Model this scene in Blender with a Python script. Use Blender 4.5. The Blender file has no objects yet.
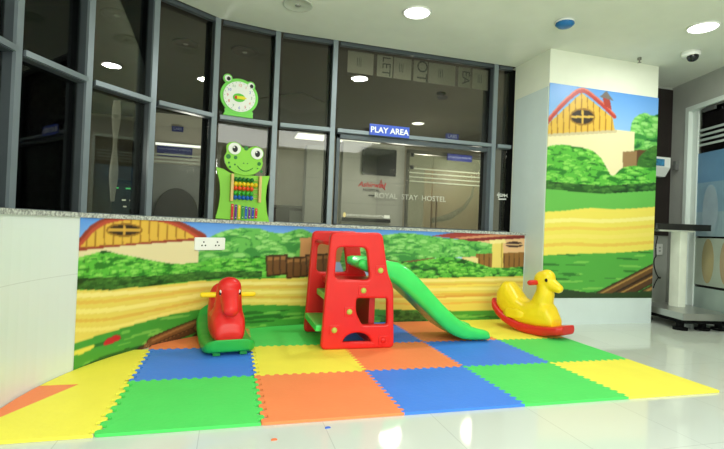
import bpy, bmesh, math, random
import numpy as np
from mathutils import Vector, Matrix
random.seed(7)
COL = bpy.context.scene.collection
S = 0.65          # metres per foam mat tile: everything below is laid out in mat tiles, scaled at the end
H = 4.166         # ceiling height in tiles
PI = math.pi

# ------------------------------------------------------------------ materials
def lin(c):
    return tuple(((v/255)/12.92 if v/255 <= .04045 else ((v/255+.055)/1.055)**2.4) for v in c[:3])
MATS = {}
def mat(name, c, rough=.5, var=.06, scale=6, metal=0, bump=0, bscale=60, emit=0, spec=.5, coat=0):
    if name in MATS: return MATS[name]
    m = bpy.data.materials.new(name); m.use_nodes = True; nt = m.node_tree; b = nt.nodes['Principled BSDF']
    L = lin(c)
    tc = nt.nodes.new('ShaderNodeTexCoord'); nz = nt.nodes.new('ShaderNodeTexNoise'); nz.inputs['Scale'].default_value = scale
    nz.inputs['Detail'].default_value = 4
    nt.links.new(tc.outputs['Object'], nz.inputs['Vector'])
    rp = nt.nodes.new('ShaderNodeValToRGB')
    rp.color_ramp.elements[0].position = .3; rp.color_ramp.elements[1].position = .7
    rp.color_ramp.elements[0].color = tuple(max(0, v*(1-var)) for v in L)+(1,)
    rp.color_ramp.elements[1].color = tuple(min(1, v*(1+var)) for v in L)+(1,)
    nt.links.new(nz.outputs['Fac'], rp.inputs['Fac']); nt.links.new(rp.outputs['Color'], b.inputs['Base Color'])
    b.inputs['Roughness'].default_value = rough; b.inputs['Metallic'].default_value = metal
    b.inputs['Specular IOR Level'].default_value = spec; b.inputs['Coat Weight'].default_value = coat
    if bump:
        n2 = nt.nodes.new('ShaderNodeTexNoise'); n2.inputs['Scale'].default_value = bscale
        nt.links.new(tc.outputs['Object'], n2.inputs['Vector'])
        bp = nt.nodes.new('ShaderNodeBump'); bp.inputs['Strength'].default_value = bump; bp.inputs['Distance'].default_value = .004
        nt.links.new(n2.outputs['Fac'], bp.inputs['Height']); nt.links.new(bp.outputs['Normal'], b.inputs['Normal'])
    if emit:
        b.inputs['Emission Color'].default_value = L+(1,); b.inputs['Emission Strength'].default_value = emit
    MATS[name] = m; return m

def brick_mat(name, c1, mortar, w, h, rough, msize=.004, offset=0, spec=.5, axis='XY', bumpy=False):
    m = mat(name, c1, rough, 0.02, 3, spec=spec); nt = m.node_tree; b = nt.nodes['Principled BSDF']
    tc = nt.nodes.new('ShaderNodeTexCoord'); br = nt.nodes.new('ShaderNodeTexBrick')
    br.offset = offset; br.inputs['Scale'].default_value = 1
    br.inputs['Brick Width'].default_value = w; br.inputs['Row Height'].default_value = h; br.inputs['Mortar Size'].default_value = msize
    br.inputs['Color1'].default_value = lin(c1)+(1,); br.inputs['Color2'].default_value = tuple(v*.97 for v in lin(c1))+(1,)
    br.inputs['Mortar'].default_value = lin(mortar)+(1,)
    if axis == 'XY': nt.links.new(tc.outputs['Object'], br.inputs['Vector'])
    else:
        sp = nt.nodes.new('ShaderNodeSeparateXYZ'); cb = nt.nodes.new('ShaderNodeCombineXYZ')
        nt.links.new(tc.outputs['Object'], sp.inputs[0])
        nt.links.new(sp.outputs['X' if axis == 'XZ' else 'Y'], cb.inputs[0]); nt.links.new(sp.outputs['Z'], cb.inputs[1])
        nt.links.new(cb.outputs[0], br.inputs['Vector'])
    nt.links.new(br.outputs['Color'], b.inputs['Base Color'])
    return m

def glass_mat(name, tint=(232,232,226), base=.0, rough=.0):
    m = bpy.data.materials.new(name); m.use_nodes = True; nt = m.node_tree
    for n in list(nt.nodes): nt.nodes.remove(n)
    out = nt.nodes.new('ShaderNodeOutputMaterial'); tr = nt.nodes.new('ShaderNodeBsdfTransparent'); gl = nt.nodes.new('ShaderNodeBsdfGlossy')
    fr = nt.nodes.new('ShaderNodeFresnel'); fr.inputs['IOR'].default_value = 1.5
    nz = nt.nodes.new('ShaderNodeTexNoise'); nz.inputs['Scale'].default_value = .8
    bp = nt.nodes.new('ShaderNodeBump'); bp.inputs['Strength'].default_value = .02
    nt.links.new(nz.outputs['Fac'], bp.inputs['Height']); nt.links.new(bp.outputs['Normal'], gl.inputs['Normal'])
    gl.inputs['Roughness'].default_value = rough; tr.inputs['Color'].default_value = lin(tint)+(1,)
    mx = nt.nodes.new('ShaderNodeMixShader'); 
    nt.links.new(fr.outputs['Fac'], mx.inputs['Fac']); nt.links.new(tr.outputs[0], mx.inputs[1]); nt.links.new(gl.outputs[0], mx.inputs[2])
    nt.links.new(mx.outputs[0], out.inputs['Surface']); MATS[name] = m; return m

def film_mat(name, c, alpha, rough=.4):
    m = mat(name, c, rough, .08, 5); m.node_tree.nodes['Principled BSDF'].inputs['Alpha'].default_value = alpha; return m

def attr_mat(name, rough=.35):
    m = bpy.data.materials.new(name); m.use_nodes = True; nt = m.node_tree; b = nt.nodes['Principled BSDF']
    a = nt.nodes.new('ShaderNodeAttribute'); a.attribute_name = 'print'
    nt.links.new(a.outputs['Color'], b.inputs['Base Color']); b.inputs['Roughness'].default_value = rough
    return m

WHITE   = brick_mat('white_wall_tile', (222,231,226), (206,214,209), .39*1.3, .55, .25, .002, axis='XZ')
WHITEY  = brick_mat('white_wall_tile_side', (214,222,214), (190,198,190), .6, .6, .25, .002, axis='YZ')
FLOORM  = brick_mat('glossy_white_floor_tile', (210,217,208), (186,192,184), .52, .52, .07, .0018)
CEILM   = mat('painted_ceiling', (226,230,218), .8, .02)
CREAM   = mat('cream_paint', (236,240,222), .6, .02)
PANELM  = mat('pale_laminate_panel', (214,228,226), .22, .02)
GREYP   = mat('grey_paint', (176,180,172), .6, .03)
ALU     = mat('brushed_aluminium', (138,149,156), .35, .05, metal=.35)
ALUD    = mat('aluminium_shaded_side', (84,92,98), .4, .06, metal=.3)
BLACKF  = mat('black_outer_profile', (10,11,12), .8, .1, spec=.15)
GRAN    = None
def granite():
    m = bpy.data.materials.new('speckled_granite'); m.use_nodes = True; nt = m.node_tree; b = nt.nodes['Principled BSDF']
    tc = nt.nodes.new('ShaderNodeTexCoord'); v = nt.nodes.new('ShaderNodeTexNoise'); v.inputs['Scale'].default_value = 70; v.inputs['Detail'].default_value = 6
    rp = nt.nodes.new('ShaderNodeValToRGB'); e = rp.color_ramp.elements
    e[0].position = .38; e[0].color = lin((128,130,126))+(1,); e[1].position = .62; e[1].color = lin((206,210,202))+(1,)
    nt.links.new(tc.outputs['Object'], v.inputs['Vector']); nt.links.new(v.outputs['Fac'], rp.inputs['Fac']); nt.links.new(rp.outputs['Color'], b.inputs['Base Color'])
    b.inputs['Roughness'].default_value = .3; return m
GRAN = granite()
GLASS = glass_mat('window_glass')

# ------------------------------------------------------------------ helpers
def obj(name, bm, m, parent=None, smooth=False, loc=None):
    me = bpy.data.meshes.new(name)
    bmesh.ops.recalc_face_normals(bm, faces=bm.faces[:])
    bm.to_mesh(me); bm.free()
    for mm in (m if isinstance(m, (list, tuple)) else [m]): me.materials.append(mm)
    if smooth:
        for p_ in me.polygons: p_.use_smooth = True
    o = bpy.data.objects.new(name, me); COL.objects.link(o)
    if parent: o.parent = parent
    if loc: o.location = loc
    return o
def tag(o, label, cat, group=None, kind=None):
    if label: o['label'] = label
    if cat: o['category'] = cat
    if group: o['group'] = group
    if kind: o['kind'] = kind
    return o
def thing(name, label, cat, loc=(0,0,0), rz=0, group=None):
    o = bpy.data.objects.new(name, None); COL.objects.link(o); o.empty_display_size = .05
    o.location = loc; o.rotation_euler = (0,0,rz)
    return tag(o, label, cat, group)
def struct(o): o['kind'] = 'structure'; return o
def bm_new(): return bmesh.new()
def box(bm, x0,x1,y0,y1,z0,z1, M=None, mi=0, bev=0):
    vs = [bm.verts.new((x,y,z)) for x in (x0,x1) for y in (y0,y1) for z in (z0,z1)]
    if M is not None:
        for v in vs: v.co = M @ v.co
    F = [(0,1,3,2),(4,6,7,5),(0,4,5,1),(2,3,7,6),(0,2,6,4),(1,5,7,3)]
    fs = [bm.faces.new([vs[i] for i in f]) for f in F]
    for f in fs: f.material_index = mi
    if bev:
        es = list({e for f in fs for e in f.edges})
        bmesh.ops.recalc_face_normals(bm, faces=fs)
        bmesh.ops.bevel(bm, geom=es, offset=bev, segments=2, affect='EDGES', profile=.7)
    return vs
def prism(bm, pts, z0, z1, M=None, mi=0):
    a = [bm.verts.new((x,y,z0)) for x,y in pts]; b = [bm.verts.new((x,y,z1)) for x,y in pts]
    if M is not None:
        for v in a+b: v.co = M @ v.co
    n = len(pts); fs = [bm.faces.new(a[::-1]), bm.faces.new(b)]
    for i in range(n): fs.append(bm.faces.new([a[i],a[(i+1)%n],b[(i+1)%n],b[i]]))
    for f in fs: f.material_index = mi
def tube(bm, pts, r, n=10, caps=True, mi=0):
    pts = [Vector(q) for q in pts]; rs = r if isinstance(r,(list,tuple)) else [r]*len(pts)
    rings = []; up = Vector((0,0,1))
    for i, q in enumerate(pts):
        t = (pts[min(i+1,len(pts)-1)]-pts[max(i-1,0)]).normalized()
        a = t.cross(up)
        if a.length < .05: a = t.cross(Vector((0,1,0)))
        a.normalize(); b = t.cross(a).normalized()
        rings.append([bm.verts.new(q+(a*math.cos(2*PI*k/n)+b*math.sin(2*PI*k/n))*rs[i]) for k in range(n)])
    for i in range(len(rings)-1):
        for k in range(n):
            f = bm.faces.new([rings[i][k],rings[i][(k+1)%n],rings[i+1][(k+1)%n],rings[i+1][k]]); f.material_index = mi
    if caps:
        bm.faces.new(rings[0][::-1]).material_index = mi; bm.faces.new(rings[-1]).material_index = mi
def lathe(bm, prof, n=24, M=None, mi=0):
    rings = []
    for r, z in prof:
        r = max(r, 1e-4); rings.append([bm.verts.new((r*math.cos(2*PI*k/n), r*math.sin(2*PI*k/n), z)) for k in range(n)])
    if M is not None:
        for R_ in rings:
            for v in R_: v.co = M @ v.co
    for i in range(len(rings)-1):
        for k in range(n):
            bm.faces.new([rings[i][k],rings[i][(k+1)%n],rings[i+1][(k+1)%n],rings[i+1][k]]).material_index = mi
    bm.faces.new(rings[0][::-1]).material_index = mi; bm.faces.new(rings[-1]).material_index = mi
def ellipsoid(bm, c, r, M=None, seg=20, rings=12, mi=0):
    T = Matrix.Translation(c) @ Matrix.Diagonal((*r,1))
    if M is not None: T = M @ T
    res = bmesh.ops.create_uvsphere(bm, u_segments=seg, v_segments=rings, radius=1, matrix=T)
    for v in res['verts']:
        for f in v.link_faces: f.material_index = mi
def round_poly(pts, r, n=5):
    out = []; m = len(pts)
    for i in range(m):
        p0, p1, p2 = Vector(pts[i-1]), Vector(pts[i]), Vector(pts[(i+1)%m])
        rr = r[i] if isinstance(r,(list,tuple)) else r
        if rr <= 0: out.append(tuple(p1)); continue
        a = (p0-p1); b = (p2-p1); d = min(rr, a.length*.45, b.length*.45)
        A = p1+a.normalized()*d; B = p1+b.normalized()*d
        for k in range(n+1):
            t = k/n; q = A*(1-t)**2+p1*2*t*(1-t)+B*t*t; out.append(tuple(q))
    return out
def oval(cx, cy, rx, ry, n=28, a0=0, a1=2*PI):
    full = abs(a1-a0-2*PI) < 1e-6; m = n if full else n-1
    return [(cx+rx*math.cos(a0+(a1-a0)*k/m), cy+ry*math.sin(a0+(a1-a0)*k/m)) for k in range(n)]
def plate(name, loops, t, bev, m, parent=None, M=None, label=None):
    """flat board cut from outlines (outer + holes) in a local XZ plane, thickness along Y, rounded edges"""
    cu = bpy.data.curves.new(name, 'CURVE'); cu.dimensions = '2D'; cu.fill_mode = 'BOTH'
    cu.extrude = max(t/2-bev, .0001); cu.bevel_depth = bev; cu.bevel_resolution = 2; cu.offset = -bev
    for lp in loops:
        sp = cu.splines.new('POLY'); sp.points.add(len(lp)-1)
        for i, q in enumerate(lp): sp.points[i].co = (q[0], q[1], 0, 1)
        sp.use_cyclic_u = True
    tmp = bpy.data.objects.new('tmp', cu); COL.objects.link(tmp); bpy.context.view_layer.update()
    me = bpy.data.meshes.new_from_object(tmp.evaluated_get(bpy.context.evaluated_depsgraph_get()))
    bpy.data.objects.remove(tmp); bpy.data.curves.remove(cu)
    R_ = Matrix(((1,0,0,0),(0,0,-1,0),(0,1,0,0),(0,0,0,1)))
    me.transform(R_ if M is None else M @ R_)
    me.name = name; me.materials.clear(); me.materials.append(m)
    o = bpy.data.objects.new(name, me); COL.objects.link(o)
    if parent: o.parent = parent
    if label: o['label'] = label
    return o
def text(name, s, size, m, M, parent=None, depth=.003, align='CENTER', shear=0, bold=0, mirror=False):
    cu = bpy.data.curves.new(name, 'FONT'); cu.body = s; cu.size = size; cu.extrude = depth; cu.align_x = align; cu.align_y = 'CENTER'; cu.shear = shear
    cu.offset = bold; cu.resolution_u = 3
    tmp = bpy.data.objects.new('tmp', cu); COL.objects.link(tmp); bpy.context.view_layer.update()
    me = bpy.data.meshes.new_from_object(tmp.evaluated_get(bpy.context.evaluated_depsgraph_get()))
    bpy.data.objects.remove(tmp); bpy.data.curves.remove(cu)
    R_ = Matrix(((1,0,0,0),(0,0,-1,0),(0,1,0,0),(0,0,0,1)))
    if mirror: R_ = R_ @ Matrix.Diagonal((-1,1,1,1))
    me.transform(M @ R_); me.name = name; me.materials.clear(); me.materials.append(m)
    o = bpy.data.objects.new(name, me); COL.objects.link(o)
    if parent: o.parent = parent
    return o
def fuse(name, bm, m, parent, voxel=.014, smooth=6):
    """voxel-fuse the pieces of one moulded shell into a single smooth surface"""
    me = bpy.data.meshes.new('t'); bm.to_mesh(me); bm.free()
    tmp = bpy.data.objects.new('tmp', me); COL.objects.link(tmp)
    r = tmp.modifiers.new('r','REMESH'); r.mode = 'VOXEL'; r.voxel_size = voxel; r.use_smooth_shade = True
    s = tmp.modifiers.new('s','SMOOTH'); s.factor = .5; s.iterations = smooth
    bpy.context.view_layer.update()
    out = bpy.data.meshes.new_from_object(tmp.evaluated_get(bpy.context.evaluated_depsgraph_get()))
    bpy.data.objects.remove(tmp); out.name = name; out.materials.clear(); out.materials.append(m)
    for p_ in out.polygons: p_.use_smooth = True
    o = bpy.data.objects.new(name, out); COL.objects.link(o); o.parent = parent; return o
def copy_tree(o, parent=None):
    c = o.copy(); COL.objects.link(c); c.parent = parent
    for ch in list(o.children): copy_tree(ch, c)
    return c
def T(x,y,z): return Matrix.Translation((x,y,z))
def RZ(a): return Matrix.Rotation(a,4,'Z')
def RX(a): return Matrix.Rotation(a,4,'X')
def RY(a): return Matrix.Rotation(a,4,'Y')

# ------------------------------------------------------------------ plan of the curved corner
A0 = (3.1,.3); RR = 2.83; Y0 = 3.13; ARC = RR*PI/2; LX, LY = 6.27, 3.33
LD = Vector((LX-A0[0], LY-Y0)).normalized(); LLEN = math.hypot(LX-A0[0], LY-Y0)
def wp(s, off=0):
    """point on the low wall face at arc length s (off = distance into the room) and the inward normal"""
    if s < 0: p0 = Vector((A0[0]-RR, A0[1]+s)); n = Vector((1,0))
    elif s < ARC:
        a = PI - s/RR; p0 = Vector((A0[0]+RR*math.cos(a), A0[1]+RR*math.sin(a))); n = -Vector((math.cos(a), math.sin(a)))
    else: p0 = Vector((A0[0],Y0)) + LD*(s-ARC); n = Vector((LD.y,-LD.x))
    return p0+n*off, n
def wall_path(off, s0=-6.3, s1=ARC+LLEN, step=.12):
    n = max(1, int((s1-s0)/step)); return [wp(s0+(s1-s0)*i/n, off)[0] for i in range(n+1)]
def band(bm, inner, outer, z0, z1, mi=0):
    n = len(inner); V = [[bm.verts.new((q.x,q.y,z)) for q in P] for P in (inner,outer) for z in (z0,z1)]
    a0,a1,b0,b1 = V
    for i in range(n-1):
        for quad in ((a0[i],a0[i+1],a1[i+1],a1[i]),(b0[i],b1[i],b1[i+1],b0[i+1]),(a1[i],a1[i+1],b1[i+1],b1[i]),(a0[i],b0[i],b0[i+1],a0[i+1])):
            bm.faces.new(quad).material_index = mi
    bm.faces.new((a0[0],a1[0],b1[0],b0[0])); bm.faces.new((a0[-1],b0[-1],b1[-1],a1[-1]))

G = [(-.40,.0),(-.33,.93),(-.14,1.73),(.23,2.5),(.78,3.13),(1.49,3.62),(2.33,3.76),(3.19,3.76),(5.93,3.76),(6.27,3.76)]
G = [Vector(q) for q in G]
ZS, ZT = 1.375, 2.84      # sill top and transom top

# ------------------------------------------------------------------ setting
bm = bm_new(); box(bm, -4,14,-6.5,12,-.1,0); struct(obj('floor', bm, FLOORM))
bm = bm_new(); band(bm, wall_path(0), wall_path(-.10), 0, 1.335)
struct(obj('wall_left', bm, WHITE))
def right_x(y): return 9.5-.238*(3.63-y)
ceil_pts = [(-.46,-6.5)]+[(-.46,0.)]+[(g.x,g.y) for g in G[1:]]+[(6.27,3.9),(9.7,3.9),(9.7,3.2),(right_x(-6.5)+.1,-6.5)]
bm = bm_new(); prism(bm, ceil_pts, H, H+.08); struct(obj('ceiling', bm, CEILM))
# granite ledge between the low wall and the glazing
inn = wall_path(.02, 0, ARC+LLEN)
def offset_G(d):
    out = []
    for i, g in enumerate(G):
        t = (G[min(i+1,len(G)-1)]-G[max(i-1,0)]).normalized(); nrm = Vector((-t.y,t.x)); out.append(g+nrm*d)
    return out
def resample(P, n):
    L = [0]
    for a,b in zip(P,P[1:]): L.append(L[-1]+(b-a).length)
    out = []
    for i in range(n):
        d = L[-1]*i/(n-1); k = min(max(j for j in range(len(L)) if L[j] <= d+1e-9), len(P)-2)
        t = (d-L[k])/(L[k+1]-L[k]); out.append(P[k].lerp(P[k+1], t))
    return out
bm = bm_new(); band(bm, resample(inn,60), resample(offset_G(.2),60), 1.335, ZS)
struct(obj('trim_1', bm, GRAN))
# glazed bays: mullion, transom, panes
def bar(bm, a, b, d0, d1, z0, z1, mi=0):
    """straight bar from plan point a to b, depth d0..d1 measured outward"""
    t = (b-a).normalized(); n = Vector((-t.y,t.x))
    pts = [a+n*d0, b+n*d0, b+n*d1, a+n*d1]; prism(bm, [(q.x,q.y) for q in pts], z0, z1, mi=mi)
for i in range(len(G)-1):
    a, b = G[i], G[i+1]; w = thing('window_%d' % (i+1), None, None, (0,0,0)); w['kind'] = 'structure'
    t = (b-a).normalized()
    if i > 0:
        tt = (G[i+1]-G[i-1]).normalized(); hw = .036
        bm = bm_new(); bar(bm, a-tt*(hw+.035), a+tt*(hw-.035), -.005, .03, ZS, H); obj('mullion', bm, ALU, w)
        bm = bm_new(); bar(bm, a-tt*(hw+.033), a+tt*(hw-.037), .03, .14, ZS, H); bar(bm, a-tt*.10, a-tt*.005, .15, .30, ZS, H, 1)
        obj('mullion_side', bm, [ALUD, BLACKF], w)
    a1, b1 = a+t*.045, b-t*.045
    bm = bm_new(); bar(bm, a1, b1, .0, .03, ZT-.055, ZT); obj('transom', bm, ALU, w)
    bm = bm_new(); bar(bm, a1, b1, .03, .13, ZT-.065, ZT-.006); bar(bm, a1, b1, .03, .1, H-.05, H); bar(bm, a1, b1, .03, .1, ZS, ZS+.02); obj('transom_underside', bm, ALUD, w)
    bm = bm_new(); bar(bm, a1, b1, .13, .137, ZS, ZT-.03); obj('lower_pane', bm, GLASS, w)
    bm = bm_new(); bar(bm, a1, b1, .13, .137, ZT-.03, H); obj('upper_pane', bm, GLASS, w)
    if i == 7:
        bm = bm_new(); bar(bm, b1-t*.09, b1, .02, .13, ZS, ZT-.06); bar(bm, a1, b1, .03, .12, ZT-.14, ZT-.075); bar(bm, a1, a1+t*.05, .03, .12, ZS, ZT-.06)
        obj('inner_frame', bm, ALUD, w)
bm = bm_new(); box(bm, -.52,-.42,-6.5,.0,0,H); struct(obj('wall_west', bm, GREYP))
# column with poster, alcove and right wall
bm = bm_new(); box(bm, 6.27,8.33,2.88,3.78,0,H); col = struct(obj('wall_column', bm, CREAM))
bm = bm_new(); box(bm, 6.262,6.27,2.89,3.74,0,3.60); box(bm, 6.262,8.335,2.872,2.88,0,.41); struct(obj('trim_2', bm, PANELM))
bm = bm_new(); box(bm, 8.33,9.75,3.65,3.9,0,H); struct(obj('wall_alcove', bm, GREYP))
bm = bm_new(); box(bm, 8.33,9.495,3.625,3.65,1.43,4.12); struct(obj('trim_3', bm, mat('dark_brown_panel', (40,33,31), .35, .15)))
RD = Vector((-.238,-1)).normalized()
def rw(s, off=0):   # along the right wall from the alcove corner towards the camera
    p0 = Vector((9.505,3.65))+RD*s; n = Vector((RD.y,-RD.x)); n = n if n.x < 0 else -n
    return p0+n*off
def rwbar(bm, s0, s1, d0, d1, z0, z1, mi=0):
    prism(bm, [tuple(rw(s0,d0)),tuple(rw(s1,d0)),tuple(rw(s1,d1)),tuple(rw(s0,d1))], z0, z1, mi=mi)
DS0, DS1, DZ = .38, 2.1, 3.70
bm = bm_new(); rwbar(bm, 0, DS0, -.15, 0, 0, H); rwbar(bm, DS0, DS1, -.15, 0, DZ, H); rwbar(bm, DS1, 10.4, -.15, 0, 0, H)
struct(obj('wall_right', bm, mat('grey_right_wall', (172,174,168), .55, .04)))
dr = thing('door_1', None, None); dr['kind'] = 'structure'
bm = bm_new(); rwbar(bm, DS0, DS0+.08, -.16, .02, 0, DZ); rwbar(bm, DS1-.08, DS1, -.16, .02, 0, DZ); rwbar(bm, DS0+.08, DS1-.08, -.16, .02, DZ-.08, DZ)
rwbar(bm, DS0+.08, DS0+.2, -.14, -.06, 0, DZ-.08)
obj('door_frame', bm, mat('white_door_frame', (222,232,226), .35, .02), dr)
def film(name, z0, z1, c, al=1., s0=DS0+.2, s1=DS1-.08, d=-.085):
    bm = bm_new(); rwbar(bm, s0, s1, d-.003, d, z0, z1); return obj(name, bm, film_mat(name+'_%d'%int(z0*100), c, al), dr)
bm = bm_new(); rwbar(bm, DS0+.2, DS1-.08, -.105, -.095, .05, DZ-.08); obj('glass_leaf', bm, GLASS, dr)
bm = bm_new(); rwbar(bm, DS0+.2, DS1-.08, -.26, -.2, 0, DZ); struct(obj('wall_door_backing', bm, mat('dark_backing_grey', (96,100,98), .7, .1)))  # dark grey backing plane gives the unlit room behind the door its darkness
for k in range(4): film('frosted_stripe', 2.98+.085*k, 3.02+.085*k, (190,204,198), .75)
film('printed_film', 2.35, 2.86, (92,134,168)); film('printed_film', 1.85, 2.35, (120,152,172)); film('printed_film', 1.44, 1.85, (138,162,172))
film('printed_film', .62, 1.41, (166,178,164)); film('frosted_film', .1, .58, (158,176,168))
for s0,s1,z0,z1,c in ((.74,1.0,.66,1.40,(200,180,122)),(1.12,1.4,.66,1.40,(196,166,124)),(.72,1.05,1.46,2.3,(186,206,216)),(1.2,1.5,1.46,2.2,(160,190,206))):
    pl = oval((s0+s1)/2,(z0+z1)/2,(s1-s0)/2,(z1-z0)/2)
    bm = bm_new(); vs = [bm.verts.new((*rw(q[0],-.08),q[1])) for q in pl]; bm.faces.new(vs); obj('film_shape', bm, film_mat('film_%d_%d'%(int(s0*100),int(z0*100)), c, .55), dr)
bm = bm_new(); rwbar(bm, .72, .98, -.06, -.02, 3.54, 3.60); rwbar(bm, .8, 1.25, -.03, -.015, 3.60, 3.615); obj('door_closer', bm, mat('closer_metal', (110,112,110), .4, metal=.5), dr)
bm = bm_new(); box(bm, 6.19,6.55,3.91,4.0,1.3,H); struct(obj('trim_4', bm, BLACKF))
# rooms beyond and behind
bm = bm_new(); box(bm, -6,14,11,11.1,0,H); struct(obj('wall_far', bm, mat('dim_far_wall', (150,146,128), .7, .06)))
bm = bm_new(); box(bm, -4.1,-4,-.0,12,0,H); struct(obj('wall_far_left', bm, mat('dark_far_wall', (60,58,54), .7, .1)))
bm = bm_new(); box(bm, 9.9,10,3.95,11,0,H); struct(obj('wall_far_right', bm, GREYP))
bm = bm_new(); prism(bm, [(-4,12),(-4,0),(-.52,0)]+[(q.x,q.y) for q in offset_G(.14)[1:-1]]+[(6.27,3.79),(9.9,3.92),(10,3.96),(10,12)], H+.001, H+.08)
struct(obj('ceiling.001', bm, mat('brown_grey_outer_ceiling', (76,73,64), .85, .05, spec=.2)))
bm = bm_new(); box(bm, -.6,8,-6.6,-6.5,0,H); struct(obj('wall_back', bm, CREAM))
P_DOWN, P_WASH, P_FILL, P_LOB = 15, 105, 90, 38
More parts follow.
